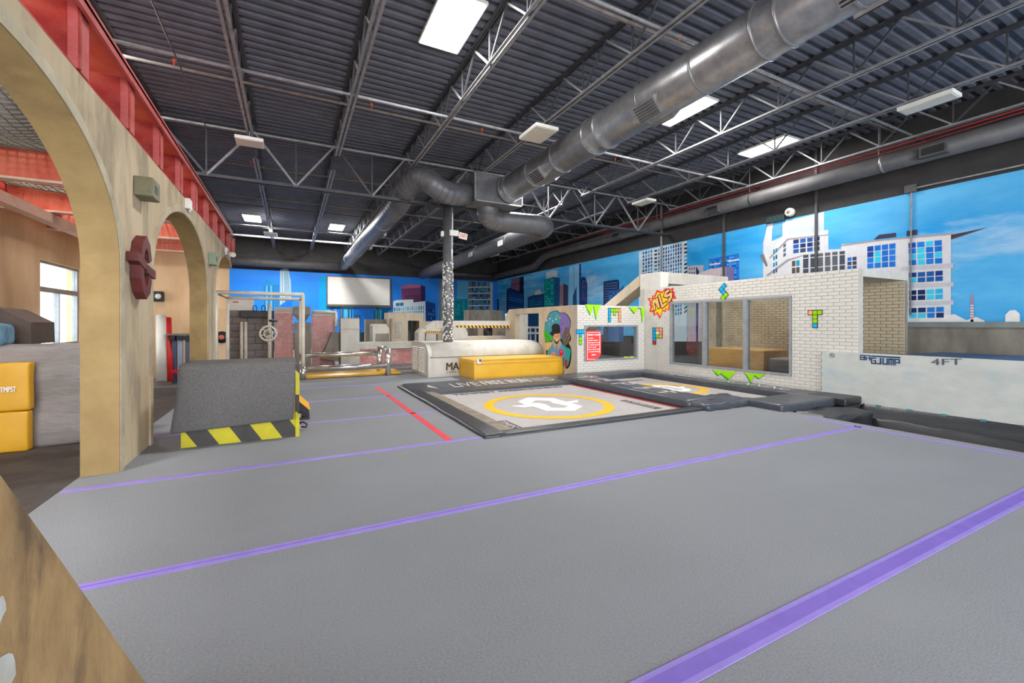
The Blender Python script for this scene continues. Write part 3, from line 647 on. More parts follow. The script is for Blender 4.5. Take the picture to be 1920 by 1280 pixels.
bld(mr_, 'R', 2, [((208, 208, 212), [(1577, D), (1577, 458), (1625, 453), (1771, 440), (1783, 440), (1783, D)]), ((168, 150, 146), [(1577, 459), (1625, 452), (1771, 438), (1786, 437), (1786, 440), (1650, 452), (1577, 462)]),
                  ((78, 62, 62), [(1783, 449), (1783, 440), (1819, 433), (1852, 426)]), ((188, 188, 195), [(1690, 500), (1787, 493), (1787, 502), (1690, 508)]), ((188, 188, 195), [(1690, 532), (1788, 529), (1788, 537), (1690, 541)]),
                  ((188, 188, 195), [(1690, 566), (1788, 563), (1788, 571), (1690, 574)]), ((60, 62, 80), [(1638, 449), (1648, 440), (1680, 436), (1680, 444)]), ((60, 62, 80), [(1700, 443), (1700, 433), (1720, 430), (1720, 440)])],
    [(((1625, 462), (1680, 455), (1680, 500), (1625, 504)), 4, 4, 0.84, 0.9, [(24, 110, 200), (30, 120, 210), (20, 70, 150), CYAN]), (((1702, 455), (1767, 449), (1768, 494), (1703, 498)), 4, 4, 0.84, 0.9, [(24, 110, 200), (20, 80, 170), CYAN, (30, 120, 210)]),
     (((1703, 511), (1769, 506), (1769, 527), (1703, 531)), 4, 2, 0.84, 0.86, [(20, 60, 130), (24, 90, 160), CYAN]), (((1703, 544), (1769, 540), (1769, 561), (1703, 564)), 4, 2, 0.84, 0.86, [(16, 40, 90), CYAN, (40, 170, 220)]),
     (((1703, 577), (1771, 574), (1771, 596), (1703, 597)), 4, 2, 0.84, 0.86, [CYAN, (20, 50, 100), (30, 120, 200)]), (((1588, 482), (1607, 480), (1607, 505), (1588, 506)), 2, 3, 0.8, 0.8, [(24, 110, 200), (60, 70, 100)]), (((1640, 517), (1668, 514), (1668, 521), (1640, 524)), 2, 1, 0.8, 0.9, [(20, 50, 100)])])
bld(mr_, 'R', 3, [((226, 222, 222), [(1718, D), (1724, 596), (1742, 588), (1768, 591), (1790, 589), (1804, 596), (1812, 600), (1830, 594), (1846, 601), (1846, D)])], name='printed_cloud')
bld(mr_, 'R', 3, [((232, 230, 226), [(1884, D), (1885, 590), (1893, 582), (1904, 581), (1912, 588), (1913, D)])], name='printed_dome')
bld(mr_, 'R', 3, [((214, 120, 130), [(1819, D), (1821, 552), (1824, 552), (1826, D)])], [(((1819, 570), (1826, 570), (1826, 600), (1819, 600)), 1, 6, 1, 0.5, [WHT])], name='printed_mast')
# back wall
bld(mb_, 'B', 1, [((36, 124, 180), [(493, D), (493, 534), (499.5, 524), (512, 529), (523, 532), (524, D)])], [(((494, 536), (523, 534), (523, 590), (494, 590)), 7, 1, 0.45, 1, [(110, 170, 200), (20, 100, 160)])])
bld(mb_, 'B', 2, [((140, 164, 180), [(524.5, D), (525, 506), (533, 503), (540.6, 504), (545.5, 527), (548, D)])], [(((526, 508), (540, 507), (546, 590), (526, 590)), 7, 1, 0.4, 1, [(100, 130, 150), (180, 196, 200)])])
bld(mb_, 'B', 3, [((10, 104, 190), [(524, D), (524, 573), (538, 563), (548, 562), (548, D)])])
bld(mb_, 'B', 1, [((0, 140, 196), [(598, D), (598, 522), (607, 517), (618, 518), (618, D)])])
for i, (ua, ub, vt, c) in enumerate([(620, 632, 574, (20, 110, 170)), (640, 662, 575, (70, 160, 200)), (664, 676, 590, (30, 90, 140)), (700, 716, 577, (20, 130, 170)), (716, 732, 579, (14, 90, 140))]):
    bld(mb_, 'B', 1 + i * .2, [(c, [(ua, D), (ua, vt), (ub, vt), (ub, D)])], [(((ua, vt + 4), (ub, vt + 4), (ub, vt + 30), (ua, vt + 30)), 4, 1, 0.4, 1, [(90, 180, 210), (10, 70, 130)])])
bld(mb_, 'B', 1, [((112, 62, 104), [(752.5, D), (752.7, 536), (767.5, 533), (789, 534), (789, D)]), ((44, 36, 84), [(789, D), (789, 534), (797.5, 537.5), (797.5, D)]), ((166, 96, 124), [(752.7, 541), (752.7, 536), (767.5, 533), (789, 534), (789, 539)])], [(((759, 553), (788, 553), (788, 575), (759, 575)), 8, 5, 0.6, 0.6, [(70, 36, 70)])])
bld(mb_, 'B', 2, [((196, 206, 212), [(737, D), (737, 565), (742.5, 562.5), (775, 561), (775, 567), (797.5, 564), (798.7, D)])], [(((742, 568), (757, 567), (757, 573), (742, 574)), 2, 1, 0.9, 1, [(30, 110, 160)]), (((738, 576), (796, 572), (796, 600), (738, 600)), 14, 3, 0.5, 0.8, [(30, 120, 170), (60, 150, 190), (120, 180, 200)])])
bld(mb_, 'B', 1, [((18, 60, 124), [(798, D), (798, 564), (816, 569), (817.5, D)])], [(((802, 576), (815, 580), (815, 600), (802, 600)), 3, 3, 0.7, 0.5, [(40, 110, 170), (14, 40, 90)])])
bld(mb_, 'B', 1, [((106, 128, 146), [(820, D), (822.5, 542), (823, 525), (831, 524), (852, 525), (852, D)])], [(((823, 528), (850, 528), (850, 600), (823, 600)), 8, 1, 0.4, 1, [(84, 104, 124), (140, 150, 160)])])
bld(mb_, 'B', 2, [((84, 160, 196), [(855, D), (857, 526), (879, 527), (879, D)]), ((6, 128, 140), [(852, D), (852, 560), (877, 560), (877, D)])], [(((853, 563), (876, 563), (876, 598), (853, 598)), 5, 5, 0.8, 0.6, [(10, 104, 130), (20, 150, 160)])])
bld(mb_, 'B', 3, [((96, 108, 124), [(878, D), (878, 526), (924, 529), (924, D)]), ((176, 170, 172), [(919, D), (919, 530), (924, 530), (924, D)])],
    [(((884, 528), (919, 530), (919, 596), (884, 596)), 9, 12, 0.7, 0.8, [(20, 130, 160), (24, 70, 110), (50, 160, 190), (20, 50, 90)])] + [(((878, v), (920, v - 0.6), (920, v + 1.2), (878, v + 1.8)), 1, 1, 1, 1, [(190, 194, 198)]) for v in (537.5, 549, 560.6, 572, 584)])

# dark trunking, pipes and small fittings on the right wall
tag(MB().box(12.54, 12.58, 6.57, 6.63, 1.0, DECK).build('wall_post', M_STEELD), 'slim dark post standing in front of the big white printed building', 'post')
tag(MB().box(12.54, 12.58, 9.34, 9.41, 1.0, DECK).build('wall_post', M_STEELD), 'slim dark post in front of the printed blue office block', 'post')
tag(MB().box(12.54, 12.575, 12.0, 12.08, 2.3, DECK).build('wall_post', M_STEEL), 'thin pale post beside the printed apartment tower', 'post')
t = thing('conduit', 'pale conduit running along the top of the sky mural then down', 'conduit', (12.55, 4.6, 4.5))
MB().tube([(12.56, -3, 4.44), (12.56, 4.55, 4.47), (12.56, 4.6, 4.43), (12.56, 4.62, 1.6)], 0.018, 8).build('conduit_run', M_STEEL, t)
MB().rbox(12.52, 12.59, 4.5, 4.72, 4.38, 4.56, 0.01).build('junction_box', M_STEELD, t)
p = gx(1455, 410, 12.57)
t = thing('scoreboard', 'dark digital clock display on the black wall above the mural', 'clock', p)
MB().rbox(12.52, 12.59, p.y - 0.27, p.y + 0.27, p.z - 0.10, p.z + 0.10, 0.01).build('display_case', M_BLACK, t)
for k in range(4):
    y = p.y - 0.19 + k * 0.127; g = MB()
    for a in ((-.045, .045, .06, .07), (-.045, .045, -.005, .005), (-.045, .045, -.07, -.06), (-.05, -.04, -.06, .06), (.04, .05, -.06, .06)): g.box(12.516, 12.521, y + a[0], y + a[1], p.z + a[2], p.z + a[3])
    g.build('digit', mat('dim_teal_digit', (20, 90, 96), 0.5), t)
p = gx(1482, 398, 12.57)
t = thing('wall_speaker', 'small white round speaker beside the clock display', 'speaker', p)
MB().lathe([(0.0, 12.47 - 12.57), (0.09, 12.47 - 12.57), (0.12, 12.5 - 12.57), (0.12, 0.02)], (12.57, p.y, p.z), 20, 'x').build('case', M_WHITEPL, t)
MB().lathe([(0.0, -0.105), (0.05, -0.104), (0.05, -0.09)], (12.57, p.y, p.z), 16, 'x').build('cone', mat('grey_cone', (120, 118, 112), 0.6), t)

# projection screen on the back wall
t = thing('projection_screen', 'wide white projection screen in a bronze frame on the back wall', 'screen', (3.6, 26.7, 2.4))
x0, x1, z0, z1 = 1.82, 5.42, 2.40, 4.16
fr = MB(); fr.box(x0, x1, 26.6, 26.78, z0, z0 + 0.12).box(x0, x1, 26.68, 26.78, z1 - 0.05, z1).box(x0, x0 + 0.06, 26.68, 26.78, z0 + 0.12, z1 - 0.05).box(x1 - 0.07, x1, 26.68, 26.78, z0 + 0.12, z1 - 0.05)
fr.build('frame', M_BROWNF, t)
MB().box(x0 + 0.06, x1 - 0.07, 26.72, 26.76, z0 + 0.12, z1 - 0.05).build('screen_surface', M_SCREEN, t)
for x in (x0 + 0.75, x1 - 0.8): MB().tube([(x, 26.7, 1.0), (x, 26.7, z0)], 0.03, 8).build('support_post', M_STEELD, t)

# ------------------------------------------------------------ white brick building
brick_cache = {}
def brick_mesh(L, Hh, D_, axis, m):
    key = (round(L, 2), round(Hh, 3), axis, m.name)
    if key not in brick_cache:
        b = MB(); e = 0.003; L = round(L, 2)
        if axis == 'y': b.hexa([(0, 0, 0), (0, L, 0), (0, L, Hh), (0, 0, Hh)], [(-D_, e, e), (-D_, L - e, e), (-D_, L - e, Hh - e), (-D_, e, Hh - e)])
        else: b.hexa([(0, 0, 0), (L, 0, 0), (L, 0, Hh), (0, 0, Hh)], [(e, -D_, e), (L - e, -D_, e), (L - e, -D_, Hh - e), (e, -D_, Hh - e)])
        me = bpy.data.meshes.new('brick'); bmesh.ops.recalc_face_normals(b.bm, faces=b.bm.faces); b.bm.to_mesh(me); b.bm.free(); me.materials.append(m)
        brick_cache[key] = me
    return brick_cache[key]
def lay_bricks(parent, axis, fixed, a0, a1, z0, z1, holes, m, BL=0.2, BH=0.0667, gap=0.008, proud=0.007, name='brick', limit=300, near=None):
    out = []; nrow = int(round((z1 - z0) / BH)); BH = (z1 - z0) / nrow
    for r in range(nrow):
        za, zb = z0 + r * BH, z0 + (r + 1) * BH; zc = (za + zb) / 2
        free = [(a0, a1)]
        for h0, h1, hz0, hz1 in holes:
            if hz0 < zc < hz1:
                nf = []
                for s0, s1 in free:
                    if h1 <= s0 or h0 >= s1: nf.append((s0, s1)); continue
                    if h0 > s0: nf.append((s0, h0))
                    if h1 < s1: nf.append((h1, s1))
                free = nf
        for s0, s1 in free:
            a = s0 - ((s0 - a0 + (BL / 2 if r % 2 else 0)) % BL)
            while a < s1:
                c0, c1 = max(a, s0), min(a + BL, s1)
                if c1 - c0 > 0.05: out.append((c0 + gap / 2, c1 - gap / 2, za + gap / 2, zb - gap / 2))
                a += BL
    def dist(o):
        c = (fixed, (o[0] + o[1]) / 2, (o[2] + o[3]) / 2) if axis == 'y' else ((o[0] + o[1]) / 2, fixed, (o[2] + o[3]) / 2)
        return math.dist(c, (0, 0, 1.4))
    out.sort(key=dist); rest = MB()
    for i, (c0, c1, za, zb) in enumerate(out):
        loc = (fixed, c0, za) if axis == 'y' else (c0, fixed, za)
        if i < limit:
            o = bpy.data.objects.new(name, brick_mesh(c1 - c0, zb - za, proud, axis, m)); COL.objects.link(o)
            o.parent = parent; o.matrix_parent_inverse = inv_for(parent); o.location = loc
        else:
            if axis == 'y': rest.box(fixed - proud, fixed, c0, c1, za, zb)
            else: rest.box(c0, c1, fixed - proud, fixed, za, zb)
    if len(out) > limit: rest.build(name + 's', m, parent, kind='stuff')
    else: rest.bm.free()
BX, BY = 9.06, 9.32          # room faces of the long and the short brick wall
BYN = 4.06                   # near end of the long wall
lw = thing('brick_wall', 'long white brick wall with a three-pane window and painted letters', 'wall', (BX, 6.7, 0))
LWIN = (5.22, 8.38, 0.33, 1.97); b = MB()
b.box(BX, BX + 0.16, BYN, LWIN[0], -0.5, 2.4).box(BX, BX + 0.16, LWIN[1], 9.5, -0.5, 2.4).box(BX, BX + 0.16, LWIN[0], LWIN[1], -0.5, LWIN[2]).box(BX, BX + 0.16, LWIN[0], LWIN[1], LWIN[3], 2.4)
b.build('wall_core', M_MORTAR, lw)
lay_bricks(lw, 'y', BX, BYN, 9.32, 0.0, 2.4, [LWIN], M_WHITEBR)
# raised corner pier with beam and sloping brace behind
MB().box(BX + 0.002, BX + 0.3, 8.72, 9.5, 2.4, 2.84).build('corner_pier', M_WHITEBR, lw)
tag(MB().box(9.36, 11.9, 8.74, 9.1, 2.52, 2.84).build('concrete_beam', M_CONC), 'pale concrete beam running from the brick corner pier to the mural wall', 'beam')
tag(MB().prism([(9.06, 9.52, 2.82), (9.06, 9.52, 2.5), (9.06, 12.6, 0.95), (9.06, 12.9, 1.1)], (0.5, 0, 0)).build('sloping_brace', M_CONCT), 'sloping concrete slab descending behind the low brick wall', 'slab')
# alcove at the near end
al = thing('brick_alcove', 'open brick alcove at the near end of the white brick wall', 'alcove', (10, BYN, 0))
XR = 10.92
MB().box(BX + 0.16, XR, BYN, BYN + 1.1, 2.26, 2.4).build('roof_slab', M_CONC, al)
MB().box(XR - 0.09, XR, BYN, BYN + 1.1, 0.0, 2.26).build('end_post', M_CONCD, al)
MB().box(BX + 0.161, XR - 0.09, BYN + 0.95, BYN + 1.1, 0.0, 2.26).build('back_wall', M_MORTAR, al)
lay_bricks(al, 'y', XR - 0.09, BYN + 0.005, BYN + 0.94, 0.59, 2.26, [], M_TANBR)
lay_bricks(al, 'x', BYN + 0.95, BX + 0.161, XR - 0.1, 0.59, 2.26, [], M_TANBR, limit=100)
# interior of the brick room
iw = thing('inner_wall', 'tan brick inner wall of the brick room seen through the long window', 'wall', (11.6, 7, 0))
MB().box(11.55, 11.7, BYN + 1.1, 9.4, 0.0, 2.2).build('wall_core', M_CONCD, iw)
lay_bricks(iw, 'y', 11.55, BYN + 1.1, 9.4, 0.0, 2.2, [], M_TANBR)
tag(MB().rbox(10.3, 11.3, 6.6, 8.2, 0.0, 0.75, 0.03).build('wooden_box', M_WOOD), 'plywood vault box inside the brick room behind the long window', 'box')
tag(MB().rbox(10.0, 11.4, 5.4, 6.3, 0.0, 0.6, 0.06, 3).build('grey_mat', M_VINYLG), 'grey foam block inside the brick room behind the right pane', 'mat')
tag(MB().box(11.5, 11.56, 8.7, 8.85, 0, 2.3).build('door_post', M_CONCD), 'dark post inside the brick room', 'post')

def window(name, axis, fixed, a0, a1, z0, z1, mull, n):
    f = MB(); fw = 0.045; d0, d1 = fixed - 0.02, fixed + 0.1
    def bx(p0, p1, q0, q1, e0=d0, e1=d1, mb=None):
        mb = mb or f
        if axis == 'y': mb.box(e0, e1, p0, p1, q0, q1)
        else: mb.box(p0, p1, e0, e1, q0, q1)
        return mb
    bx(a0, a0 + fw, z0, z1); bx(a1 - fw, a1, z0, z1); bx(a0 + fw, a1 - fw, z0, z0 + fw); bx(a0 + fw, a1 - fw, z1 - fw, z1)
    for mm in mull: bx(mm - 0.045, mm + 0.045, z0 + fw, z1 - fw)
    o = struct(f.build(name, M_ALU)); ed = [a0] + list(mull) + [a1]
    for p, q in zip(ed, ed[1:]): bx(p + 0.04, q - 0.04, z0 + 0.03, z1 - 0.03, fixed + 0.035, fixed + 0.045, MB()).build('pane', M_GLASS, o)
    return o
window('window_2', 'y', BX, *LWIN, [6.23, 7.3], 2)
sw = thing('brick_wall', 'low white brick wall with a red rule sign in its window', 'wall', (7.8, BY, 0))
SX0 = 6.70; SWIN = (6.92, 8.80, 0.41, 1.37); ZS = 1.90; b = MB()
b.box(SX0, SWIN[0], BY, BY + 0.16, -0.5, ZS).box(SWIN[1], BX - 0.008, BY, BY + 0.16, -0.5, ZS).box(SWIN[0], SWIN[1], BY, BY + 0.16, -0.5, SWIN[2]).box(SWIN[0], SWIN[1], BY, BY + 0.16, SWIN[3], ZS)
b.build('wall_core', M_MORTAR, sw)
lay_bricks(sw, 'x', BY, SX0, BX - 0.01, 0.0, ZS, [SWIN], M_WHITEBR)
window('window_3', 'x', BY, *SWIN, [], 3)
# portrait wall going back from the low brick wall
pw = thing('portrait_wall', 'tan wall with a doorway and a round painted portrait of a boy', 'wall', (SX0, 11.4, 0))
PD = (11.3, 12.88, 0.0, 1.73)
MB().box(SX0, SX0 + 0.2, BY + 0.161, PD[0], 0, ZS).box(SX0, SX0 + 0.2, PD[0], PD[1], PD[3], ZS).prism([(SX0, PD[1], 0), (SX0, 13.6, 0), (SX0, 13.6, 1.65), (SX0, 13.3, ZS), (SX0, PD[1], ZS)], (0.2, 0, 0)).build('wall_body', M_CONCT, pw)
MB().box(SX0 + 0.2, gy(990, 610, PD[1]).x, PD[1], PD[1] + 0.12, 0, PD[3]).build('return_wall', M_CONC, pw)

# painted decoration on the brick -------------------------------------------------
PC = {'B': (20, 168, 226), 'G': (146, 206, 24), 'O': (238, 164, 112), 'R': (222, 30, 34), 'W': (230, 230, 226)}
def tetro(parent, hfun, rows, c0, cx, cy, label):
    """rows of letters; c0 = wall point of the top-left, cx/cy = cell vectors"""
    b = MB(); n = hfun
    for r, row in enumerate(rows):
        for k, ch_ in enumerate(row):
            if ch_ == '.': continue
            o = c0 + cx * k + cy * r
            def P4(e, off): return [o + cx * (-e) + cy * (-e) + n * off, o + cx * (1 + e) + cy * (-e) + n * off, o + cx * (1 + e) + cy * (1 + e) + n * off, o + cx * (-e) + cy * (1 + e) + n * off]
            b.use(flat((44, 34, 26))); b.face(P4(0.1, 0.012))
            b.use(flat(PC[ch_])); b.face(P4(-0.06, 0.0145))
    o = b.build('painted_letter', None, parent); o['label'] = label; return o
NX, NY_ = Vector((-1, 0, 0)), Vector((0, -1, 0))
def lwp(u, v): return gx(u, v, BX)
def swp(u, v): return gy(u, v, BY)
cs = 0.105
tetro(lw, NX, ['BOO', 'BWO', 'BGO', 'B..', 'R..'], lwp(1224.5, 614.5), Vector((0, -0.118, 0)), Vector((0, 0, -0.092)), 'letter P of coloured blocks')
tetro(lw, NX, ['OGG', '.G.', '.G.', '.B.'], lwp(1516, 582), Vector((0, -0.083, 0)), Vector((0, 0, -0.084)), 'letter T of coloured blocks')
c = lwp(1356, 532); ex_ = Vector((0, -0.075, -0.075)); ey_ = Vector((0, 0.075, -0.075))
tetro(lw, NX, ['B.', 'BG', '.G'], lwp(1357, 531), Vector((0, -0.10, -0.085)), Vector((0, 0.07, -0.085)) , 'letter S of coloured blocks') if False else None
b = MB()
def wp(pts, hf, off): return [hf(u, v) + (NX if hf is lwp else NY_) * off for u, v in pts]
cells = {'B1': [(1357.5, 530.5), (1362.5, 536), (1357.5, 541.5), (1352.5, 536)], 'B2': [(1352, 536.5), (1357, 542), (1352, 548), (1347.5, 542.5)], 'B3': [(1357.5, 542), (1362, 547), (1357.5, 552), (1352.5, 547.5)]}
sq = [('B', (1358.5, 531), (4.2, 5.0), (-5.2, 6.0)), ('B', (1353.3, 537), (4.2, 5.0), (-5.2, 5.6)), ('B', (1357.5, 542), (4.4, 5.2), (-5.2, 5.6)), ('G', (1361.9, 547.2), (4.4, 5.2), (-5.2, 5.6)), ('G', (1356.7, 552.8), (4.4, 5.2), (-5.0, 5.6))]
for ch_, (u, v), (a, c_), (d_, e_) in sq:
    q = [(u, v), (u + a, v + c_), (u + a + d_, v + c_ + e_), (u + d_, v + e_)]; cu = sum(x for x, _ in q) / 4; cv = sum(y for _, y in q) / 4
    b.use(flat((44, 34, 26))); b.face(wp([(cu + (x - cu) * 1.22, cv + (y - cv) * 1.22) for x, y in q], lwp, 0.012))
    b.use(flat(PC[ch_])); b.face(wp([(cu + (x - cu) * 0.9, cv + (y - cv) * 0.9) for x, y in q], lwp, 0.0145))
b.build('painted_letter', None, lw)['label'] = 'slanted letter S of coloured blocks'
tetro(sw, NY_, ['BBB', '.B.', '.G.', '.G.'], swp(1080, 618), Vector((0.088, 0, 0)), Vector((0, 0, -0.098)), 'letter T of blue and green blocks')
tetro(sw, NY_, ['BGGGO', 'B.G.O', 'B...O', 'B...O'], swp(1140, 578), Vector((0.088, 0, 0)), Vector((0, 0, -0.092)), 'letter M of coloured blocks')
GRN, GRND = (160, 220, 24), (20, 150, 60)
def smooth(pts, n=4):
    out = []; m = len(pts)
    for i in range(m):
        p0, p1, p2, p3 = pts[i - 1], pts[i], pts[(i + 1) % m], pts[(i + 2) % m]
        for k in range(n):
            t = k / n; out.append(tuple(0.5 * (2 * b_ + (c_ - a_) * t + (2 * a_ - 5 * b_ + 4 * c_ - d_) * t * t + (3 * b_ - a_ - 3 * c_ + d_) * t ** 3) for a_, b_, c_, d_ in zip(p0, p1, p2, p3)))
    return out
def drips(parent, hf, polys, nm='painted_slime'):
    b = MB()
    for pts in polys:
        b.use(flat(GRND)); b.face(wp([(u - 1.2, v + (2.0 if i not in (0, len(pts) - 1) else 0)) for i, (u, v) in enumerate(pts)], hf, 0.0115))
        b.use(flat(GRN)); b.face(wp(pts, hf, 0.0135))
    b.build(nm, None, parent)['label'] = 'bright green dripping slime paint'
drips(sw, swp, [[(1097, 570.5), (1104, 584), (1107, 590), (1110, 578), (1113, 574), (1116, 590), (1118, 599), (1120.5, 583), (1127, 571.5)], [(1179, 575), (1185, 582), (1189.5, 587), (1196, 577), (1201, 577), (1203, 590), (1204, 605), (1207, 590), (1209, 577)]])
drips(lw, lwp, [[(1337, 693), (1344, 700), (1348, 703), (1352, 699), (1358, 704), (1367, 710), (1374, 704), (1382, 697)], [(1397, 699), (1403, 706), (1409, 716), (1415, 703), (1424, 709), (1432, 703), (1438, 701)]])
# comic burst with lettering
B0 = [(260, 632), (352, 628), (362, 570), (400, 580), (447, 462), (555, 498), (620, 425), (700, 450), (788, 410), (778, 500), (812, 505), (800, 545), (840, 635), (752, 660), (775, 705), (716, 700), (708, 870), (628, 850), (632, 905), (565, 885), (515, 1045), (445, 935), (385, 990), (378, 912), (297, 900), (325, 800), (295, 750), (318, 720)]
B0 = [(1190 + x / 10.67, 500 + y / 10.67) for x, y in B0]; cu, cv = 1240.5, 567.5
b = MB(); b.use(flat((226, 60, 60))); b.face(wp(B0, lwp, 0.0115)); b.use(flat((246, 200, 16))); b.face(wp([(cu + (u - cu) * 0.83, cv + (v - cv) * 0.83) for u, v in B0], lwp, 0.0135))
b.build('comic_burst', None, lw)['label'] = 'yellow comic burst with a red edge'
def nls(pts): return [(1190 + x / 10.67, 500 + y / 10.67) for x, y in pts]
for lt, pts in (('N', [(405, 845), (382, 690), (408, 665), (492, 800), (452, 640)]), ('L', [(500, 585), (562, 795), (632, 735)]), ('S', [(682, 475), (630, 520), (612, 580), (650, 585), (742, 540), (735, 610), (695, 680)])):
    for off, wd_, m_ in ((0.016, 0.115, flat((34, 30, 26))), (0.0185, 0.068, flat((242, 180, 120)))):
        b = MB(); q = [lwp(*p_) + NX * off for p_ in nls(pts)]
        for k, (a_, c_) in enumerate(zip(q, q[1:])):
            d_ = (c_ - a_).normalized() * (wd_ * 0.42); b.bar(a_ - d_ + NX * 0.0002 * k, c_ + d_ + NX * 0.0002 * k, wd_ if abs(d_.z) > 0 else wd_, 0.001, up=(-1, 0, 0))
        b.build('painted_letter', m_, lw)
# red rule sign on the short window
rs = thing('rule_sign', 'red rule sign with white lines of text on the low window', 'sign', (7.1, BY - 0.03, 0.4))
p0 = swp(1098, 676); p1 = swp(1126, 620); W_, H_ = p1.x - p0.x, p1.z - p0.z; ys = BY - 0.026
def sp(a, c_): return (p0.x + W_ * a, ys, p0.z + H_ * c_)
MB().prism([sp(0, 0), sp(0.45, 0), sp(0.75, 0.06), sp(0.93, 0.15), sp(1, 0.22), sp(1, 1), sp(0, 1)], (0, 0.006, 0)).build('sign_panel', mat('sign_red', (232, 62, 60), 0.6, rgb2=(226, 56, 54), scale=5), rs)
b = MB()
for a0_, a1_, c0_, c1_ in ((0.06, 0.92, 0.94, 0.955), (0.06, 0.09, 0.04, 0.95), (0.89, 0.92, 0.24, 0.95), (0.06, 0.6, 0.035, 0.05)):
    b.box(p0.x + W_ * a0_, p0.x + W_ * a1_, ys - 0.002, ys - 0.001, p0.z + H_ * c0_, p0.z + H_ * c1_)
b.build('border', M_WHITEP, rs)
b = MB(); rnd = random.Random(5)
for row, (c_, wds, hh) in enumerate([(0.865, (0.36, 0.06, 0.36), 0.045), (0.755, (0.1, 0.22), 0.03), (0.68, (0.3, 0.34), 0.03), (0.60, (0.18, 0.24, 0.1, 0.12), 0.03), (0.525, (0.1, 0.28, 0.3), 0.03), (0.45, (0.16, 0.12, 0.2), 0.03), (0.375, (0.24, 0.26, 0.2), 0.03), (0.295, (0.1, 0.22, 0.3), 0.035), (0.19, (0.26,), 0.045)]):
    a = 0.12 if row not in (7, 8) else (0.17 if row == 7 else 0.36)
    for wv in wds:
        # each word is a run of letter-like strokes too small to read
        x = a
        while x < a + wv - 0.015:
            lw_ = rnd.uniform(0.018, 0.03); b.box(p0.x + W_ * x, p0.x + W_ * (x + lw_), ys - 0.002, ys - 0.001, p0.z + H_ * (c_ - hh / 2 * rnd.uniform(0.7, 1)), p0.z + H_ * (c_ + hh / 2)); x += lw_ + 0.007
        a += wv + 0.035
b.build('text_lines', M_WHITEP, rs)
b = MB(); q = swp(1171, 672); 
t = MB(); 
for k, dx in enumerate((0, 0.2)):
    t.rbox(q.x + dx, q.x + dx + 0.16, BY + 0.02, BY + 0.034, q.z, q.z + 0.05, 0.004)
t.build('window_sticker', mat('lime_sticker', (206, 214, 30), 0.6), sw)

# painted portrait on the tan wall
def pp(u, v): return gx(u, v, SX0)
def zp(x, y): return (940 + x / 9.14, 560 + y / 9.14)
def port(pts, c, off, bb):
    if len(pts) > 4: pts = smooth(pts, 3)
    bb.use(flat(c)); bb.face([pp(*zp(x, y)) + NX * off for x, y in pts])
b = MB()
port([(745, 540), (750, 430), (790, 330), (830, 240), (920, 205), (970, 205), (1000, 235), (1090, 240), (1150, 290), (1190, 380), (1185, 480), (1165, 560), (1190, 640), (1195, 700), (1160, 760), (1195, 850), (1200, 1000), (1170, 1150), (1110, 1200), (1090, 1100), (800, 1100), (770, 900), (755, 740), (730, 580)], (30, 26, 30), 0.004, b)
port([(752, 540), (757, 435), (797, 338), (836, 250), (920, 215), (966, 215), (998, 245), (1085, 250), (1142, 298), (1180, 385), (1176, 480), (1090, 640), (950, 720), (800, 700), (740, 590)], (70, 164, 190), 0.006, b)
port([(1000, 260), (1085, 252), (1142, 300), (1178, 385), (1172, 500), (1080, 650), (1020, 640), (1010, 440)], (136, 120, 190), 0.008, b)
port([(1040, 660), (1080, 560), (1120, 480), (1170, 560), (1185, 660), (1150, 760), (1080, 800)], (112, 100, 96), 0.010, b)
port([(800, 1090), (785, 950), (840, 800), (900, 700), (1000, 690), (1060, 780), (1140, 840), (1190, 870), (1180, 1010), (1150, 1140), (1100, 1150)], (40, 176, 166), 0.011, b)
port([(765, 750), (850, 735), (870, 780), (800, 880), (770, 860)], (226, 184, 134), 0.012, b)
port([(810, 1080), (830, 900), (880, 790), (960, 840), (1050, 780), (1090, 860), (1120, 1000), (1110, 1090)], (104, 152, 206), 0.013, b)
port([(880, 760), (900, 710), (1010, 720), (1040, 780), (960, 870)], (176, 170, 160), 0.015, b)
port([(905, 590), (1000, 580), (1020, 650), (990, 740), (955, 770), (915, 720), (900, 650)], (226, 172, 136), 0.017, b)
port([(915, 690), (945, 740), (985, 720), (1000, 680), (990, 745), (955, 775), (920, 740)], (60, 44, 40), 0.019, b)
port([(840, 590), (880, 560), (870, 500), (885, 450), (940, 425), (990, 440), (1015, 500), (1010, 590), (930, 600), (890, 640)], (46, 44, 48), 0.019, b)
port([(920, 640), (940, 636), (940, 646), (920, 648)], (40, 30, 30), 0.02, b); port([(968, 634), (990, 632), (990, 642), (968, 645)], (40, 30, 30), 0.02, b)
port([(940, 690), (975, 686), (970, 702), (945, 704)], (240, 236, 230), 0.0205, b)
port([(735, 560), (760, 535), (800, 560), (840, 640), (880, 640), (880, 710), (790, 750), (760, 700)], (70, 186, 50), 0.016, b)
port([(1000, 900), (1020, 875), (1055, 880), (1070, 920), (1060, 965), (1010, 970)], (216, 40, 44), 0.017, b)
port([(1100, 1040), (1140, 1040), (1130, 1180), (1100, 1190)], (206, 30, 34), 0.0165, b)
port([(850, 960), (880, 920), (920, 910), (945, 980), (900, 985)], (222, 170, 134), 0.017, b)
for (x, y, c) in ((900, 290, (210, 60, 60)), (835, 430, (226, 140, 60)), (1052, 430, (190, 80, 90)), (1140, 520, (206, 60, 70)), (840, 340, (236, 236, 230)), (890, 380, (232, 200, 190)), (965, 300, (200, 214, 60)), (1010, 330, (200, 214, 60)), (785, 370, (236, 236, 230)), (945, 350, (240, 240, 236))):
    port([(x - 14, y), (x, y - 18), (x + 14, y), (x, y + 18)], c, 0.014, b)
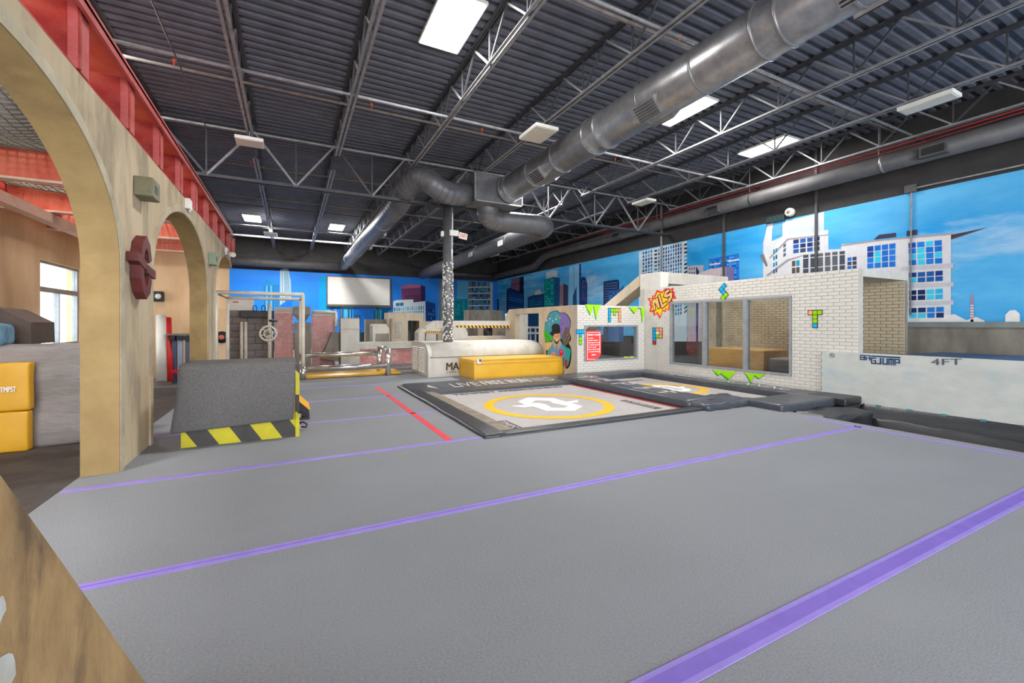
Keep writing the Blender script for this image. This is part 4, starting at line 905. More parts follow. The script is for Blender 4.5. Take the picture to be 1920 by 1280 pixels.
port([(872, 560), (900, 540), (1008, 540), (1012, 556), (905, 562), (850, 600), (842, 588)], (24, 22, 26), 0.021, b)
port([(948, 650), (958, 650), (962, 672), (946, 674)], (196, 138, 106), 0.021, b)
port([(950, 790), (962, 790), (962, 860), (955, 866)], (120, 112, 104), 0.021, b)
for x, y in ((770, 600), (800, 640), (830, 690)): port([(x, y), (x + 12, y - 6), (x + 14, y + 50), (x + 4, y + 56)], (40, 130, 40), 0.021, b)
for x, y in ((880, 930), (905, 935), (1000, 960)): port([(x, y), (x + 14, y - 4), (x + 20, y + 30), (x + 4, y + 34)], (200, 144, 110), 0.021, b)
port([(1030, 895), (1045, 892), (1048, 915), (1034, 918)], (246, 200, 196), 0.021, b)
for x, y in ((1080, 700), (1120, 620), (1150, 680)): port([(x, y), (x + 30, y - 20), (x + 26, y + 14)], (150, 140, 132), 0.0205, b)
b.build('painted_portrait', None, pw)['label'] = 'round graffiti portrait of a boy in a black cap and blue hoodie'

# ------------------------------------------------------------ floor tapes
def tape(name, x0, x1, y0, y1, m, label, split=0.0, group='purple floor tapes'):
    t = thing(name, label, 'tape', ((x0 + x1) / 2, (y0 + y1) / 2, 0), group)
    MB().box(x0, x1, y0, y1, -0.002, 0.004).build('tape_strip', m, t)
    if split:
        ym = (y0 + y1) / 2; MB().box(x0, x1, ym - split, ym + split, -0.001, 0.005).build('seam', M_PURPLED, t)
    return t
tape('floor_tape', -1.3, 6.9, 1.17, 1.29, M_PURPLE, 'wide purple tape across the carpet nearest the camera', 0.034)
tape('floor_tape', -1.65, 6.95, 3.04, 3.12, M_PURPLE, 'purple tape crossing the whole carpet in front of the trampolines', 0.006)
tape('floor_tape', -1.7, 2.2, 4.88, 4.95, M_PURPLE, 'purple tape ending at the near left trampoline corner')
tape('floor_tape', -1.7, 2.1, 6.70, 6.755, M_PURPLE, 'purple tape beside the trampoline, behind the carpeted block')
tape('floor_tape', -1.7, 2.1, 8.53, 8.585, M_PURPLE, 'faint purple tape farther back beside the trampoline')
tape('floor_tape', -1.7, 2.1, 10.35, 10.40, M_PURPLE, 'farthest purple tape before the steel rails')
tape('floor_tape', 6.82, 6.88, -3, 3.75, M_PURPLE, 'purple tape along the right edge of the carpet by the airbag')
tape('floor_tape', 1.66, 1.74, 4.95, 9.9, M_REDT, 'red tape line leading along the left of the trampoline', group='red floor tape')

# ------------------------------------------------------------ trampolines
def wrinkle(o, amp, sc, cuts=6, seed=0):
    me = o.data; bm = bmesh.new(); bm.from_mesh(me)
    bmesh.ops.subdivide_edges(bm, edges=[e for e in bm.edges if e.calc_length() > 0.12], cuts=cuts, use_grid_fill=True)
    from mathutils import noise as N
    for v in bm.verts:
        d = N.noise_vector(Vector((v.co.x * sc, v.co.y * sc, v.co.z * sc + seed)))
        v.co += d * amp
    for f in bm.faces: f.smooth = True
    bm.to_mesh(me); bm.free(); return o
def emblem(parent, xc, yc, R, z, name='printed_emblem'):
    b = MB(); n = 64
    for i in range(n):
        a0, a1 = 2 * math.pi * i / n, 2 * math.pi * (i + 1) / n
        b.face([(xc + R * math.cos(a0), yc + R * math.sin(a0), z), (xc + R * math.cos(a1), yc + R * math.sin(a1), z), (xc + (R - 0.17) * math.cos(a1), yc + (R - 0.17) * math.sin(a1), z), (xc + (R - 0.17) * math.cos(a0), yc + (R - 0.17) * math.sin(a0), z)])
    b.build('printed_ring', M_YELP, parent)
    # two interlocking hooked arrows around a hexagonal gap (offsets from the ring centre in ring radii)
    def W(x, y):
        p = gz(880 + x / 6, 720 + y / 6, -0.027); return (xc + (p.x - 4.05) * R / 1.13, yc + (p.y - 6.5) * R / 1.13)
    out = [(545, 195), (655, 152), (945, 158), (1090, 198), (1222, 178), (1218, 206), (1140, 212), (1275, 250), (1180, 302), (865, 300), (720, 252), (620, 262), (470, 248), (630, 232)]
    hole = [(700, 212), (745, 183), (900, 188), (945, 215), (1110, 246), (1065, 268), (925, 265), (865, 228), (780, 210)]
    b = MB(); b.prism([(*W(x, y), z + 0.001) for x, y in out], (0, 0, 0.001)); b.build(name, M_WHITEP, parent)
    b = MB(); b.prism([(*W(x, y), z + 0.002) for x, y in hole], (0, 0, 0.0015)); b.build('emblem_gap', M_BED, parent)
ZBED = -0.03
t1 = thing('trampoline', 'large square trampoline with a complete yellow ring and white emblem', 'trampoline', (4.1, 6.8, -0.5))
MB().box(2.4, 5.9, 5.0, 8.6, ZBED - 0.01, ZBED).build('bed', M_BED, t1)
MB().box(2.15, 2.45, 4.95, 8.6, -0.5, -0.06).box(2.15, 6.0, 4.9, 5.02, -0.5, -0.06).build('steel_frame', M_STEELD, t1)
emblem(t1, 4.05, 6.5, 1.14, ZBED + 0.003)
MB().box(5.84, 5.88, 5.0, 8.4, ZBED, ZBED + 0.012).build('red_edge', mat('red_edging', (180, 44, 40), 0.6), t1)
text('printed_text', 'TEMPEST FREERUNNING', (2.9, 8.17, ZBED + 0.003), (1, 0, 0), (0, 1, 0), 2.6, 0.17, M_DARKP, t1, bold=0.008)
def keys(parent, x, y, w, h, n, along):
    b = MB()
    b.box(x, x + w, y, y + h, ZBED, ZBED + 0.003)
    o = b.build('printed_block', M_DARKP, parent)
    return o
keys(t1, 2.62, 5.12, 0.22, 0.62, 4, 'y')
text('printed_text', 'TMPST', (2.66, 5.70, ZBED + 0.0045), (0, -1, 0), (1, 0, 0), 0.56, 0.14, M_BED, t1, bold=0.01)
keys(t1, 5.45, 5.35, 0.16, 0.9, 4, 'y')
text('printed_text', 'TMPST', (5.59, 5.42, ZBED + 0.0045), (0, 1, 0), (-1, 0, 0), 0.76, 0.12, M_BED, t1, bold=0.01)
t2 = thing('trampoline', 'narrow rear trampoline between the lettered pads by the brick corner', 'trampoline', (7.4, 6.8, -0.5))
MB().box(6.3, 8.5, 4.9, 8.9, ZBED - 0.01, ZBED).build('bed', M_BED, t2)
MB().box(6.2, 8.6, 4.9, 5.02, -0.5, -0.06).build('steel_frame', M_STEELD, t2)
emblem(t2, 7.48, 6.9, 0.78, ZBED + 0.003)
text('printed_text', 'TEMPEST', (6.9, 8.2, ZBED + 0.003), (1, 0, 0), (0, 1, 0), 1.1, 0.12, M_DARKP, t2, bold=0.008)

def pad(label, x0, x1, y0, y1, z0, z1, r=0.04, m=None, amp=0.006, sc=3.0):
    t = thing('safety_pad', label, 'pad', ((x0 + x1) / 2, (y0 + y1) / 2, z0), 'trampoline safety pads')
    o = MB().rbox(x0, x1, y0, y1, z0, z1, r, 3).build('pad_body', m or M_VINYL, t, True)
    wrinkle(o, amp, sc, 5, x0)
    return t
pb = thing('safety_pad', 'black safety pad lettered LIVE FREE RUN WILD in front of the yellow mat', 'pad', (4, 9.0, 0), 'trampoline safety pads')
PBp = [(2.2, 8.42, -0.04), (2.2, 8.42, 0.03), (2.2, 9.55, 0.085), (2.2, 9.6, -0.04)]
MB().prism(PBp, (3.85, 0, 0)).build('pad_body', M_VINYL, pb)
nrm = Vector((0, 1.13, 0.055)).normalized(); zo = Vector((0, -0.0005, 0.003))
def onpad(x, f): return Vector((x, 8.42 + 1.13 * f, 0.03 + 0.055 * f)) + zo
text('lettering', 'LIVE', onpad(3.12, 0.3), (1, 0, 0), nrm, 0.62, 0.45, M_GREYP, pb, bold=-0.006)
text('lettering', 'FREE RUN', onpad(3.85, 0.3), (1, 0, 0), nrm, 1.18, 0.45, M_GREYP, pb, bold=0.008)
text('lettering', 'WILD', onpad(5.12, 0.3), (1, 0, 0), nrm, 0.58, 0.45, M_GREYP, pb, bold=-0.006)
for s_, xx in ((1, 2.75), (-1, 5.92)):
    b = MB(); b.face([onpad(xx, 0.3), onpad(xx - s_ * 0.16, 0.5), onpad(xx - s_ * 0.1, 0.7), onpad(xx - s_ * 0.04, 0.5)]); b.build('leaf_mark', M_GREYP, pb)
pl_ = thing('safety_pad', 'dusty black pad along the left edge of the large trampoline', 'pad', (2.3, 7, 0), 'trampoline safety pads')
o = MB().rbox(2.1, 2.40, 4.82, 9.7, -0.05, 0.05, 0.035, 3).build('pad_body', M_VINYLK, pl_, True); wrinkle(o, 0.012, 2.5, 8, 3)
o = MB().rbox(2.37, 2.60, 5.0, 8.5, -0.045, 0.035, 0.02, 2).build('dusty_edge', M_DUST, pl_, True); wrinkle(o, 0.01, 3, 6, 5)
pad('thin black pad lip along the front edge of the large trampoline', 2.3, 7.15, 4.80, 5.02, -0.05, 0.035, 0.03, M_VINYLK, 0.008, 2.0)
pm = pad('rounded black pad with symbol lettering between the two trampolines', 5.9, 6.62, 5.05, 9.1, -0.06, 0.13, 0.085, M_VINYL, 0.003, 2.2)
def glyph(parent, y, strokes, w=0.06, z=0.135):
    b = MB()
    for (ax, ay), (bx_, by_) in strokes:
        a = Vector((6.26 + ay * 0.46, y - ax * 0.40, z)); c = Vector((6.26 + by_ * 0.46, y - bx_ * 0.40, z))
        b.bar(a, c, w, 0.003)
    b.build('symbol', M_GREYP, parent)
# glyph space: x to the right when read, y up
def flipg(st): return [((a[0], a[1]), (c_[0], c_[1])) for a, c_ in st]
glyph(pm, 8.35, [((0, -.5), (0, .5)), ((-.4, .15), (.4, .15)), ((-.3, .5), (.45, .5))])
glyph(pm, 7.75, [((-.4, -.15), (-.25, .5)), ((-.25, .5), (0, .1)), ((0, .1), (.35, .5)), ((.35, .5), (.4, -.15)), ((-.4, -.5), (.4, -.5))])
glyph(pm, 7.05, [((-.3, -.5), (-.3, .45)), ((-.3, .45), (.2, .5)), ((.2, .5), (.35, .2)), ((.35, .2), (.05, 0)), ((.05, 0), (-.3, .05))])
glyph(pm, 6.42, [((.25, .5), (-.25, .05)), ((-.25, .05), (.25, .0)), ((.25, .0), (-.25, -.5))])
glyph(pm, 5.85, [((0, -.5), (0, .5)), ((-.4, .1), (.4, .1)), ((-.35, .5), (.45, .5))])
cr = thing('vinyl_cover', 'crumpled shiny vinyl at the near end of the symbol pad', 'cover', (6.6, 5.1, 0))
o = MB().rbox(5.95, 7.2, 4.72, 5.45, -0.03, 0.10, 0.06, 3).build('cover_body', M_VINYL, cr, True); wrinkle(o, 0.045, 7.0, 9, 2)
pr = pad('black pad with bold and thin lettering along the long brick wall', 8.38, 9.04, 4.55, 9.25, -0.06, 0.11, 0.05, M_VINYL, 0.003, 2.0)
text('lettering', 'TEMPEST', (8.55, 8.6, 0.1145), (0, -1, 0), (1, 0, 0), 1.45, 0.34, M_GREYP, pr, bold=0.008)
text('lettering', 'FREERUNNING', (8.55, 7.08, 0.1145), (0, -1, 0), (1, 0, 0), 2.05, 0.34, M_GREYP, pr, bold=-0.006)
pad('plain black pad against the low brick wall with the red sign', 6.3, 8.5, 8.72, 9.30, -0.06, 0.12, 0.06, M_VINYL, 0.010, 2.6)
pad('thick black pad lying across the near end of the narrow trampoline', 6.95, 8.62, 4.15, 4.80, -0.06, 0.11, 0.04, M_VINYL, 0.010, 2.0)
pad('short black pad end sticking out beside the white airbag panel', 8.45, 9.0, 3.98, 4.6, -0.02, 0.12, 0.03, M_VINYLK, 0.006, 2.0)
o = tag(MB().rbox(7.2, 8.6, 3.62, 4.25, -0.4, -0.02, 0.1, 3).build('vinyl_cover', M_VINYLK, None, True), 'slumped black vinyl cover in the gap before the airbag panel', 'cover'); wrinkle(o, 0.05, 4.0, 7, 9)
tag(MB().box(2.15, 9.0, 4.88, 9.34, -0.58, -0.5).build('pit_floor', M_BLACK), 'black floor of the pit under the trampolines', 'pit')

# ------------------------------------------------------------ airbag
ab = thing('airbag', 'low airbag with a whitewashed front panel marked 4FT', 'airbag', (9.5, 0.8, -0.5))
MB().box(8.98, 9.05, -4, 4.62, -0.02, 0.885).build('front_panel', M_PANELW, ab)
o = MB().rbox(9.06, 11.75, -4, 3.9, -0.5, 0.83, 0.08, 3).build('bag_body', M_BLUEV, ab, True)
sk = MB()
prof = [(8.975, 0.0), (8.93, -0.05), (8.80, -0.11), (8.62, -0.15), (8.58, -0.19), (8.57, -0.55)]
nY = 60; rnd = random.Random(2); rows = []
for i in range(nY + 1):
    y = -4 + 7.95 * i / nY; k = math.sin(i * 1.3) * 0.012 + rnd.uniform(-0.012, 0.012)
    rows.append([sk.bm.verts.new((x + (k if j > 0 else 0), y, z + (k * 0.8 if 0 < j < 5 else 0))) for j, (x, z) in enumerate(prof)])
for A, B in zip(rows, rows[1:]):
    for j in range(len(prof) - 1): sk.bm.faces.new([A[j], B[j], B[j + 1], A[j + 1]]).smooth = True
sk.build('vinyl_skirt', M_VINYLK, ab)
for i in range(10): MB().box(8.955, 8.98, 3.7 - i * 0.42, 3.76 - i * 0.42, -0.02, 0.012).build('skirt_clip', mat('teal_clip', (70, 130, 140), 0.5), ab)
xf = 8.978
BLU = flat((34, 72, 116))
def ptxt(body, u0, v0, u1, v1, m_, bold, shear=0):
    a = gx(u0, v1, xf); c_ = gx(u1, v0, xf); a2 = gx(u1, v1, xf)
    return text('lettering', body, a, a2 - a, (0, 0, 1), (a2 - a).length, gx(u0, v0, xf).z - a.z, m_, ab, bold, shear, 1.05)
# block lettering built from bars, like the segmented logo
def seg(u0, u1, v0, v1, m_):
    a, c_ = gx(u0, v0, xf - 0.001), gx(u1, v1, xf - 0.001); 
    return (a.y, c_.y, a.z, c_.z)
LOGO = {'B': [(0, 1, 0, .18), (0, 1, .41, .59), (0, 1, .82, 1), (.8, 1, 0, 1), (0, .13, 0, 1)], 'A': [(0, 1, 0, .16), (0, .22, .3, 1), (.78, 1, 0, 1), (.3, 1, .5, .64)],
        'G': [(0, 1, .25, .38), (0, .22, .25, 1), (0, 1, .86, 1), (.78, 1, .6, 1), (.45, 1, .55, .68)], 'J': [(.6, .9, .25, 1), (0, .9, .86, 1)], 'U': [(0, .22, .25, 1), (.78, 1, .25, 1), (0, 1, .86, 1)],
        'M': [(0, .2, .25, 1), (.42, .6, .25, 1), (.8, 1, .25, 1), (0, 1, .25, .4)], 'P': [(0, .22, .25, 1.0), (0, 1, .25, .38), (.78, 1, .25, .75), (.3, 1, .62, .76)]}
b = MB()
yA, yB = gx(1612, 672, xf).y, gx(1688, 676, xf).y; zt_ = gx(1612, 664.8, xf).z; Hh = 0.145; n = 7
for i, chx in enumerate('BAGJUMP'):
    ya = yA + (yB - yA) * (i + 0.06) / n; yb = yA + (yB - yA) * (i + 0.94) / n
    for a0, a1, c0, c1 in LOGO[chx]:
        s_ = 0.62 if i < 2 else 1.0
        b.box(xf - 0.004, xf + 0.002, ya + (yb - ya) * a0, ya + (yb - ya) * a1, zt_ - Hh * c0 * s_, zt_ - Hh * c1 * s_)
b.box(xf - 0.004, xf + 0.002, yA + (yB - yA) * 0.3, yB, zt_ + 0.0, zt_ - 0.024)
b.build('logo_lettering', BLU, ab)
ptxt('4FT', 1746, 672.5, 1803, 684, flat((92, 98, 104)), 0.02)
b = MB(); c0 = gx(1560, 666, xf - 0.002); 
for i in range(20):
    a0, a1 = 2 * math.pi * i / 20, 2 * math.pi * (i + 1) / 20
    b.face([c0 + Vector((0, r * math.cos(a), r * math.sin(a))) for r, a in ((0.045, a0), (0.045, a1), (0.037, a1), (0.037, a0))])
b.bar(c0 + Vector((0, 0.022, 0.022)), c0 + Vector((0, -0.022, -0.022)), 0.012, 0.002); b.bar(c0 + Vector((0, 0.02, -0.01)), c0 + Vector((0, -0.01, 0.03)), 0.01, 0.002)
b.build('round_logo', flat((84, 84, 88)), ab)
bw = thing('airbag_wall', 'stained grey wall with a steel cap behind the airbag', 'wall', (11.9, 0.5, -0.5))
MB().box(11.8, 12.3, -4, BYN + 1.1, -0.5, 1.33).build('wall_body', M_CONCD, bw)
MB().box(11.76, 12.35, -4, BYN + 1.1, 1.33, 1.44).build('steel_cap', mat('grey_green_cap', (132, 140, 138), 0.5, rgb2=(116, 124, 122), scale=3), bw)

# ------------------------------------------------------------ carpeted block in the middle left
cb = thing('carpeted_block', 'charcoal carpeted vault block on a yellow and black hazard base', 'block', (-0.5, 6.5, 0))
bx0, bx1, by0, by1, bz = -1.10, 0.06, 6.03, 6.95, 0.90
core = MB(); core.box(bx0, bx1, by0 + 0.02, by1, 0.0, 0.9); core.build('core_box', M_WOOD, cb)
dr = MB(); n = 24
pr_ = [(by1 - 0.05, 0.925), (by0 + 0.06, 0.935), (by0 + 0.01, 0.92), (by0 - 0.015, 0.88), (by0 - 0.05, 0.55), (by0 - 0.10, 0.235)]
rows = []
for i in range(n + 1):
    f = i / n; row = []
    for j, (y, z) in enumerate(pr_):
        x = bx0 - 0.02 - (0.06 if j == 5 else 0.02 * max(0, j - 3)) + (bx1 - bx0 + 0.02 + (0.03 if j == 5 else 0)) * f
        zz = z - (0.03 * (1 - f) if j == 5 else 0) + (0.0 if j < 5 else 0.012 * f)
        row.append((x, y, zz))
    rows.append(row)
top = [[dr.bm.verts.new(p) for p in r] for r in rows]; bot = [[dr.bm.verts.new((p[0], p[1] + 0.018, p[2] - 0.018)) for p in r] for r in rows]
for L_, flip in ((top, 0), (bot, 1)):
    for A, B in zip(L_, L_[1:]):
        for j in range(len(pr_) - 1): dr.bm.faces.new([A[j], B[j], B[j + 1], A[j + 1]]).smooth = True
for A, B, C_, D_ in [(top[i], top[i + 1], bot[i], bot[i + 1]) for i in range(n)]: dr.bm.faces.new([A[-1], B[-1], D_[-1], C_[-1]])
for T, Bt in ((top[0], bot[0]), (top[-1], bot[-1])):
    for j in range(len(pr_) - 1): dr.bm.faces.new([T[j], T[j + 1], Bt[j + 1], Bt[j]])
dr.build('carpet_drape', M_CARPET2, cb)
hz = MB(); hz.use(M_HAZK).box(bx0, bx1, by0, by0 + 0.02, 0, 0.30); hz.build('hazard_board', None, cb)
st = MB(); w_ = 0.26
for k in range(-1, 5):
    x = bx0 + 0.18 + k * 0.43 - 0.25
    poly = [(x, 0.0), (x + 0.22, 0.0), (x + 0.22 - 0.19, 0.30), (x - 0.19, 0.30)]
    # clip to the board
    def clip(poly, lo, hi):
        def cl(P_, inside, inter):
            out = []
            for i in range(len(P_)):
                a, c_ = P_[i - 1], P_[i]
                if inside(c_):
                    if not inside(a): out.append(inter(a, c_))
                    out.append(c_)
                elif inside(a): out.append(inter(a, c_))
            return out
        def ix(X): return lambda a, c_: (X, a[1] + (c_[1] - a[1]) * (X - a[0]) / (c_[0] - a[0]))
        P_ = cl(poly, lambda p: p[0] >= lo, ix(lo)); return cl(P_, lambda p: p[0] <= hi, ix(hi)) if P_ else []
    P_ = clip(poly, bx0, bx1)
    if len(P_) > 2: st.face([(px_, by0 - 0.003, pz_) for px_, pz_ in P_])
st.build('yellow_stripes', M_HAZY, cb)
e = MB().use(M_HAZK).box(bx1 - 0.005, bx1 + 0.035, by0 - 0.02, by0 + 0.04, 0, 0.9)
for k, (za, zb) in enumerate(((0.0, 0.27), (0.52, 0.78))): e.use(M_HAZY).hexa([(bx1 - 0.008, by0 - 0.024, za), (bx1 + 0.038, by0 - 0.024, za + 0.0), (bx1 + 0.038, by0 + 0.043, za), (bx1 - 0.008, by0 + 0.043, za)], [(bx1 - 0.008, by0 - 0.024, zb + 0.05), (bx1 + 0.038, by0 - 0.024, zb), (bx1 + 0.038, by0 + 0.043, zb), (bx1 - 0.008, by0 + 0.043, zb + 0.05)])
e.build('hazard_post', None, cb)
for z in (0.06, 0.2):
    b = MB(); pts = [(bx1 + 0.035, by0 + 0.3, z + 0.04), (bx1 + 0.09, by0 + 0.28, z + 0.05), (bx1 + 0.13, by0 + 0.27, z + 0.02), (bx1 + 0.12, by0 + 0.27, z - 0.02), (bx1 + 0.06, by0 + 0.28, z - 0.01)]
    b.tube(pts, 0.012, 8).build('latch_hook', M_BLACK, cb)
    MB().box(bx1 + 0.0, bx1 + 0.06, by0 + 0.24, by0 + 0.34, z - 0.02, z + 0.03).build('latch_plate', M_CHROME, cb)
w = thing('wedge_pad', 'small orange topped wedge pad behind the carpeted block', 'pad', (0.2, 7.2, 0))
MB().prism([(0.05, 7.0, 0.0), (0.25, 7.0, 0.0), (0.24, 7.0, 0.13), (0.05, 7.0, 0.34)], (0, 0.6, 0)).build('wedge_body', M_BLACK, w)
MB().prism([(0.04, 6.99, 0.345), (0.25, 6.99, 0.13), (0.255, 6.99, 0.145), (0.045, 6.99, 0.36)], (0, 0.62, 0)).build('wedge_top', M_HAZO, w)

# ------------------------------------------------------------ yellow mat and tunnel
ym = thing('crash_mat', 'long yellow vinyl crash mat in front of the pale tunnel', 'mat', (5.3, 10.4, 0))
o = MB().rbox(4.03, 6.66, 9.93, 11.0, 0.0, 0.5, 0.02, 2).build('mat_body', M_YEL, ym, True); wrinkle(o, 0.012, 1.8, 6, 4)
MB().box(4.05, 6.67, 9.915, 9.925, 0.40, 0.41).box(4.05, 6.67, 9.912, 9.93, 0.485, 0.505).build('seam', mat('dark_yellow_seam', (206, 156, 30), 0.6), ym)
q = gy(898, 678, 9.91); o = MB().rbox(q.x - 0.05, q.x + 0.05, 9.895, 9.915, q.z - 0.05, q.z + 0.06, 0.008).build('tag', M_WHITEPL, ym)
MB().box(q.x + 0.0, q.x + 0.055, 9.89, 9.896, q.z + 0.0, q.z + 0.06).build('tag_print', flat((30, 96, 190)), o)
tn = thing('tunnel', 'pale rounded concrete-look tunnel with louvres on its end', 'tunnel', (4.9, 11.6, 0))
prof = [(11.02, 0.0), (11.02, 0.52)] + [(11.02 + 0.62 * (1 - math.cos(a)), 0.52 + 0.37 * math.sin(a)) for a in [math.pi / 2 * i / 10 for i in range(1, 11)]] + [(12.7, 0.89), (12.75, 0.0)]
b = MB(); b.prism([(3.22, y, z) for y, z in prof], (3.46, 0, 0)); o = b.build('shell', M_CONC, tn)
for p_ in o.data.polygons: p_.use_smooth = abs(p_.normal.x) < 0.5 and p_.normal.z > 0.05 and p_.normal.y < -0.05
MB().box(3.24, 6.68, 11.005, 11.02, 0.505, 0.525).build('trim_line', M_CONCD, tn)
b = MB(); b.prism([(3.19, y - 0.015 if i < len(prof) - 2 else y, z + (0.015 if z > 0.5 else 0)) for i, (y, z) in enumerate(prof)], (0.1, 0, 0)); b.build('end_cap', M_CONC, tn)
for k, ya in enumerate((11.32, 11.98)):
    MB().box(3.17, 3.19, ya - 0.04, ya + 0.58, 0.06, 0.80).build('louvre_frame', M_CONC, tn)
    for i in range(14):
        z = 0.10 + i * 0.049; MB().hexa([(3.172, ya, z), (3.172, ya + 0.54, z), (3.16, ya + 0.54, z - 0.012), (3.16, ya, z - 0.012)], [(3.172, ya, z + 0.03), (3.172, ya + 0.54, z + 0.03), (3.145, ya + 0.54, z + 0.005), (3.145, ya, z + 0.005)]).build('louvre_slat', M_WHITEST, tn)
a = gy(837, 694, 11.015); text('lettering', 'MAK', (a.x, 11.012, a.z), (1, 0, 0), (0, 0, 1), 0.52, 0.20, flat((74, 56, 30)), tn, bold=0.008)
text('small_lettering', 'TEMPEST', (a.x, 11.012, a.z - 0.075), (1, 0, 0), (0, 0, 1), 0.5, 0.04, flat((90, 80, 66)), tn, space=1.3)
MB().box(4.72, 4.74, 11.0, 12.7, 0.0, 0.0).bm.free()

# ------------------------------------------------------------ steel rails and pull-up frame
sr = thing('steel_rails', 'low double set of thick worn steel rails on a yellow mat', 'rails', (1.3, 12.3, 0))
r = 0.065
MB().tube([(0.3, 12.0, 0.27), (2.33, 12.0, 0.27)], r, 16).build('rail', M_CHROME, sr)
MB().tube([(0.3, 12.62, 0.57), (2.2, 12.62, 0.57)], r * 0.95, 16).build('rail', M_CHROME, sr)
for x, y, zt_ in ((0.27, 12.0, 0.34), (2.36, 12.0, 0.72), (2.24, 12.62, 0.72), (0.27, 12.62, 0.62)): MB().tube([(x, y, -0.01), (x, y, zt_)], r * 1.15, 16).build('post', M_CHROME, sr)
MB().tube([(2.36, 12.0, 0.70), (2.24, 12.62, 0.74)], r, 14).build('end_bar', M_CHROME, sr)
tag(MB().rbox(0.3, 2.75, 12.15, 13.2, 0.0, 0.06, 0.02).build('landing_mat', M_YEL, None, True), 'thin yellow mat under the steel rails', 'mat')
pf = thing('pull_up_frame', 'tall cream pipe frame with two parallel top bars', 'frame', (-0.6, 12.8, 0))
r = 0.045
for x, y, zt_, rr in ((0.28, 12.3, 2.15, 0.046), (-1.58, 12.3, 2.15, 0.05), (0.24, 13.4, 2.1, 0.04), (-1.46, 13.4, 2.1, 0.04)): MB().tube([(x, y, 0), (x, y, zt_)], rr, 14).build('post', M_WHITEST if x < 0 or y < 13 else M_WHITEST, pf)
MB().tube([(-1.60, 12.3, 2.15), (0.30, 12.3, 2.15)], r, 12).build('top_bar', M_WHITEST, pf)
MB().tube([(-1.46, 13.4, 2.08), (0.26, 13.4, 2.08)], r * 0.9, 12).build('top_bar', M_WHITEST, pf)
MB().tube([(-1.58, 12.3, 2.13), (-1.46, 13.4, 2.07)], 0.022, 8).tube([(0.28, 12.3, 2.13), (0.24, 13.4, 2.07)], 0.022, 8).build('side_bar', M_CONCD, pf)

# ------------------------------------------------------------ obstacles at the back
def ob(u0, u1, v0, Y, D_, vb=None, z0=0.0):
    a, c_ = gy(u0, v0, Y), gy(u1, v0, Y); zb = gy(u0, vb, Y).z if vb else z0
    return a.x, c_.x, Y, Y + D_, zb, (a.z + c_.z) / 2
cw = thing('cinder_block_wall', 'dark grey cinder block wall behind the pull-up frame', 'wall', (-1, 15.6, 0))
x0, x1, y0, y1, z0, z1 = ob(420, 513, 582, 15.2, 0.4)
MB().box(x0, x1, y0, y1, 0, z1).build('wall_core', M_CINDERM, cw)
lay_bricks(cw, 'x', y0, x0, x1, 0.0, z1, [], M_CINDER, 0.4, 0.2, 0.014, 0.012, 'block')
bl = gy(432, 558, 15.3); br = gy(476, 582, 15.3)
t = thing('white_board', 'white board with a small red mark above the cinder block wall', 'board', (bl.x, 15.3, br.z))
MB().box(x0, br.x, 15.25, 15.3, z1 + 0.001, bl.z).build('panel', M_WHITEPL, t)
q = gy(441, 566, 15.25); MB().box(q.x - 0.06, q.x + 0.08, 15.245, 15.25, q.z - 0.02, q.z + 0.02).build('red_mark', flat((214, 110, 110)), t)
for i, u in enumerate((453, 461)):
    a = gy(u, 603, 14.7); tag(MB().tube([(a.x, 14.7, -0.004), (a.x, 14.7, a.z)], 0.042, 14).build('vertical_pipe', M_WHITEST), 'cream vertical pipe before the cinder block wall, %s one' % ('left', 'right')[i], 'pipe', 'cream vertical pipes')
tg = thing('tyre_frame', 'dark padded bar with carabiner hooks on top of the cinder block wall', 'bar', (-0.8, 15.1, 1.8))
a, c_ = gy(450, 588, 15.05), gy(512, 588, 15.05); MB().rbox(a.x, c_.x, 14.95, 15.18, a.z - 0.12, a.z + 0.1, 0.05, 3).build('padded_bar', mat('charcoal_pad', (82, 80, 82), 0.7, rgb2=(70, 68, 70), scale=5), tg, True)
for u in (478, 494):
    q = gy(u, 578, 14.93); MB().tube([q + Vector((0.05 * math.cos(t_), 0, 0.09 * math.sin(t_))) for t_ in [i * math.pi / 8 for i in range(16)]], 0.012, 6, closed=True).build('hook', M_BLACK, tg)
wl = thing('spoked_wheel', 'pale spoked hand wheel on a slim post', 'wheel', gy(503, 690, 14.5))
q = gy(503, 625, 14.5)
MB().tube([q + Vector((0.21 * math.cos(t_), 0, 0.21 * math.sin(t_))) for t_ in [i * math.pi / 16 for i in range(32)]], 0.032, 8, closed=True).build('rim', M_WHITEST, wl)
MB().tube([q + Vector((0.11 * math.cos(t_), -0.02, 0.11 * math.sin(t_))) for t_ in [i * math.pi / 12 for i in range(24)]], 0.02, 8, closed=True).build('inner_rim', M_WHITEST, wl)
for k in range(6): MB().bar(q, q + Vector((0.2 * math.cos(k * math.pi / 3 + .3), 0, 0.2 * math.sin(k * math.pi / 3 + .3))), 0.03, 0.03).build('spoke', M_WHITEST, wl)
MB().lathe([(0, -0.07), (0.04, -0.07), (0.045, 0.02), (0, 0.02)], q, 14, 'y').build('hub', M_PIPEBR, wl)
MB().tube([(q.x + 0.03, 14.55, -0.004), (q.x + 0.03, 14.55, 2.0)], 0.05, 12).build('post', M_WHITEST, wl)
MB().tube([(q.x + 0.03, 14.5, gy(512, 601, 14.5).z), gy(521, 602, 14.45)], [0.035, 0.015], 8).build('lever', M_BLACK, wl)

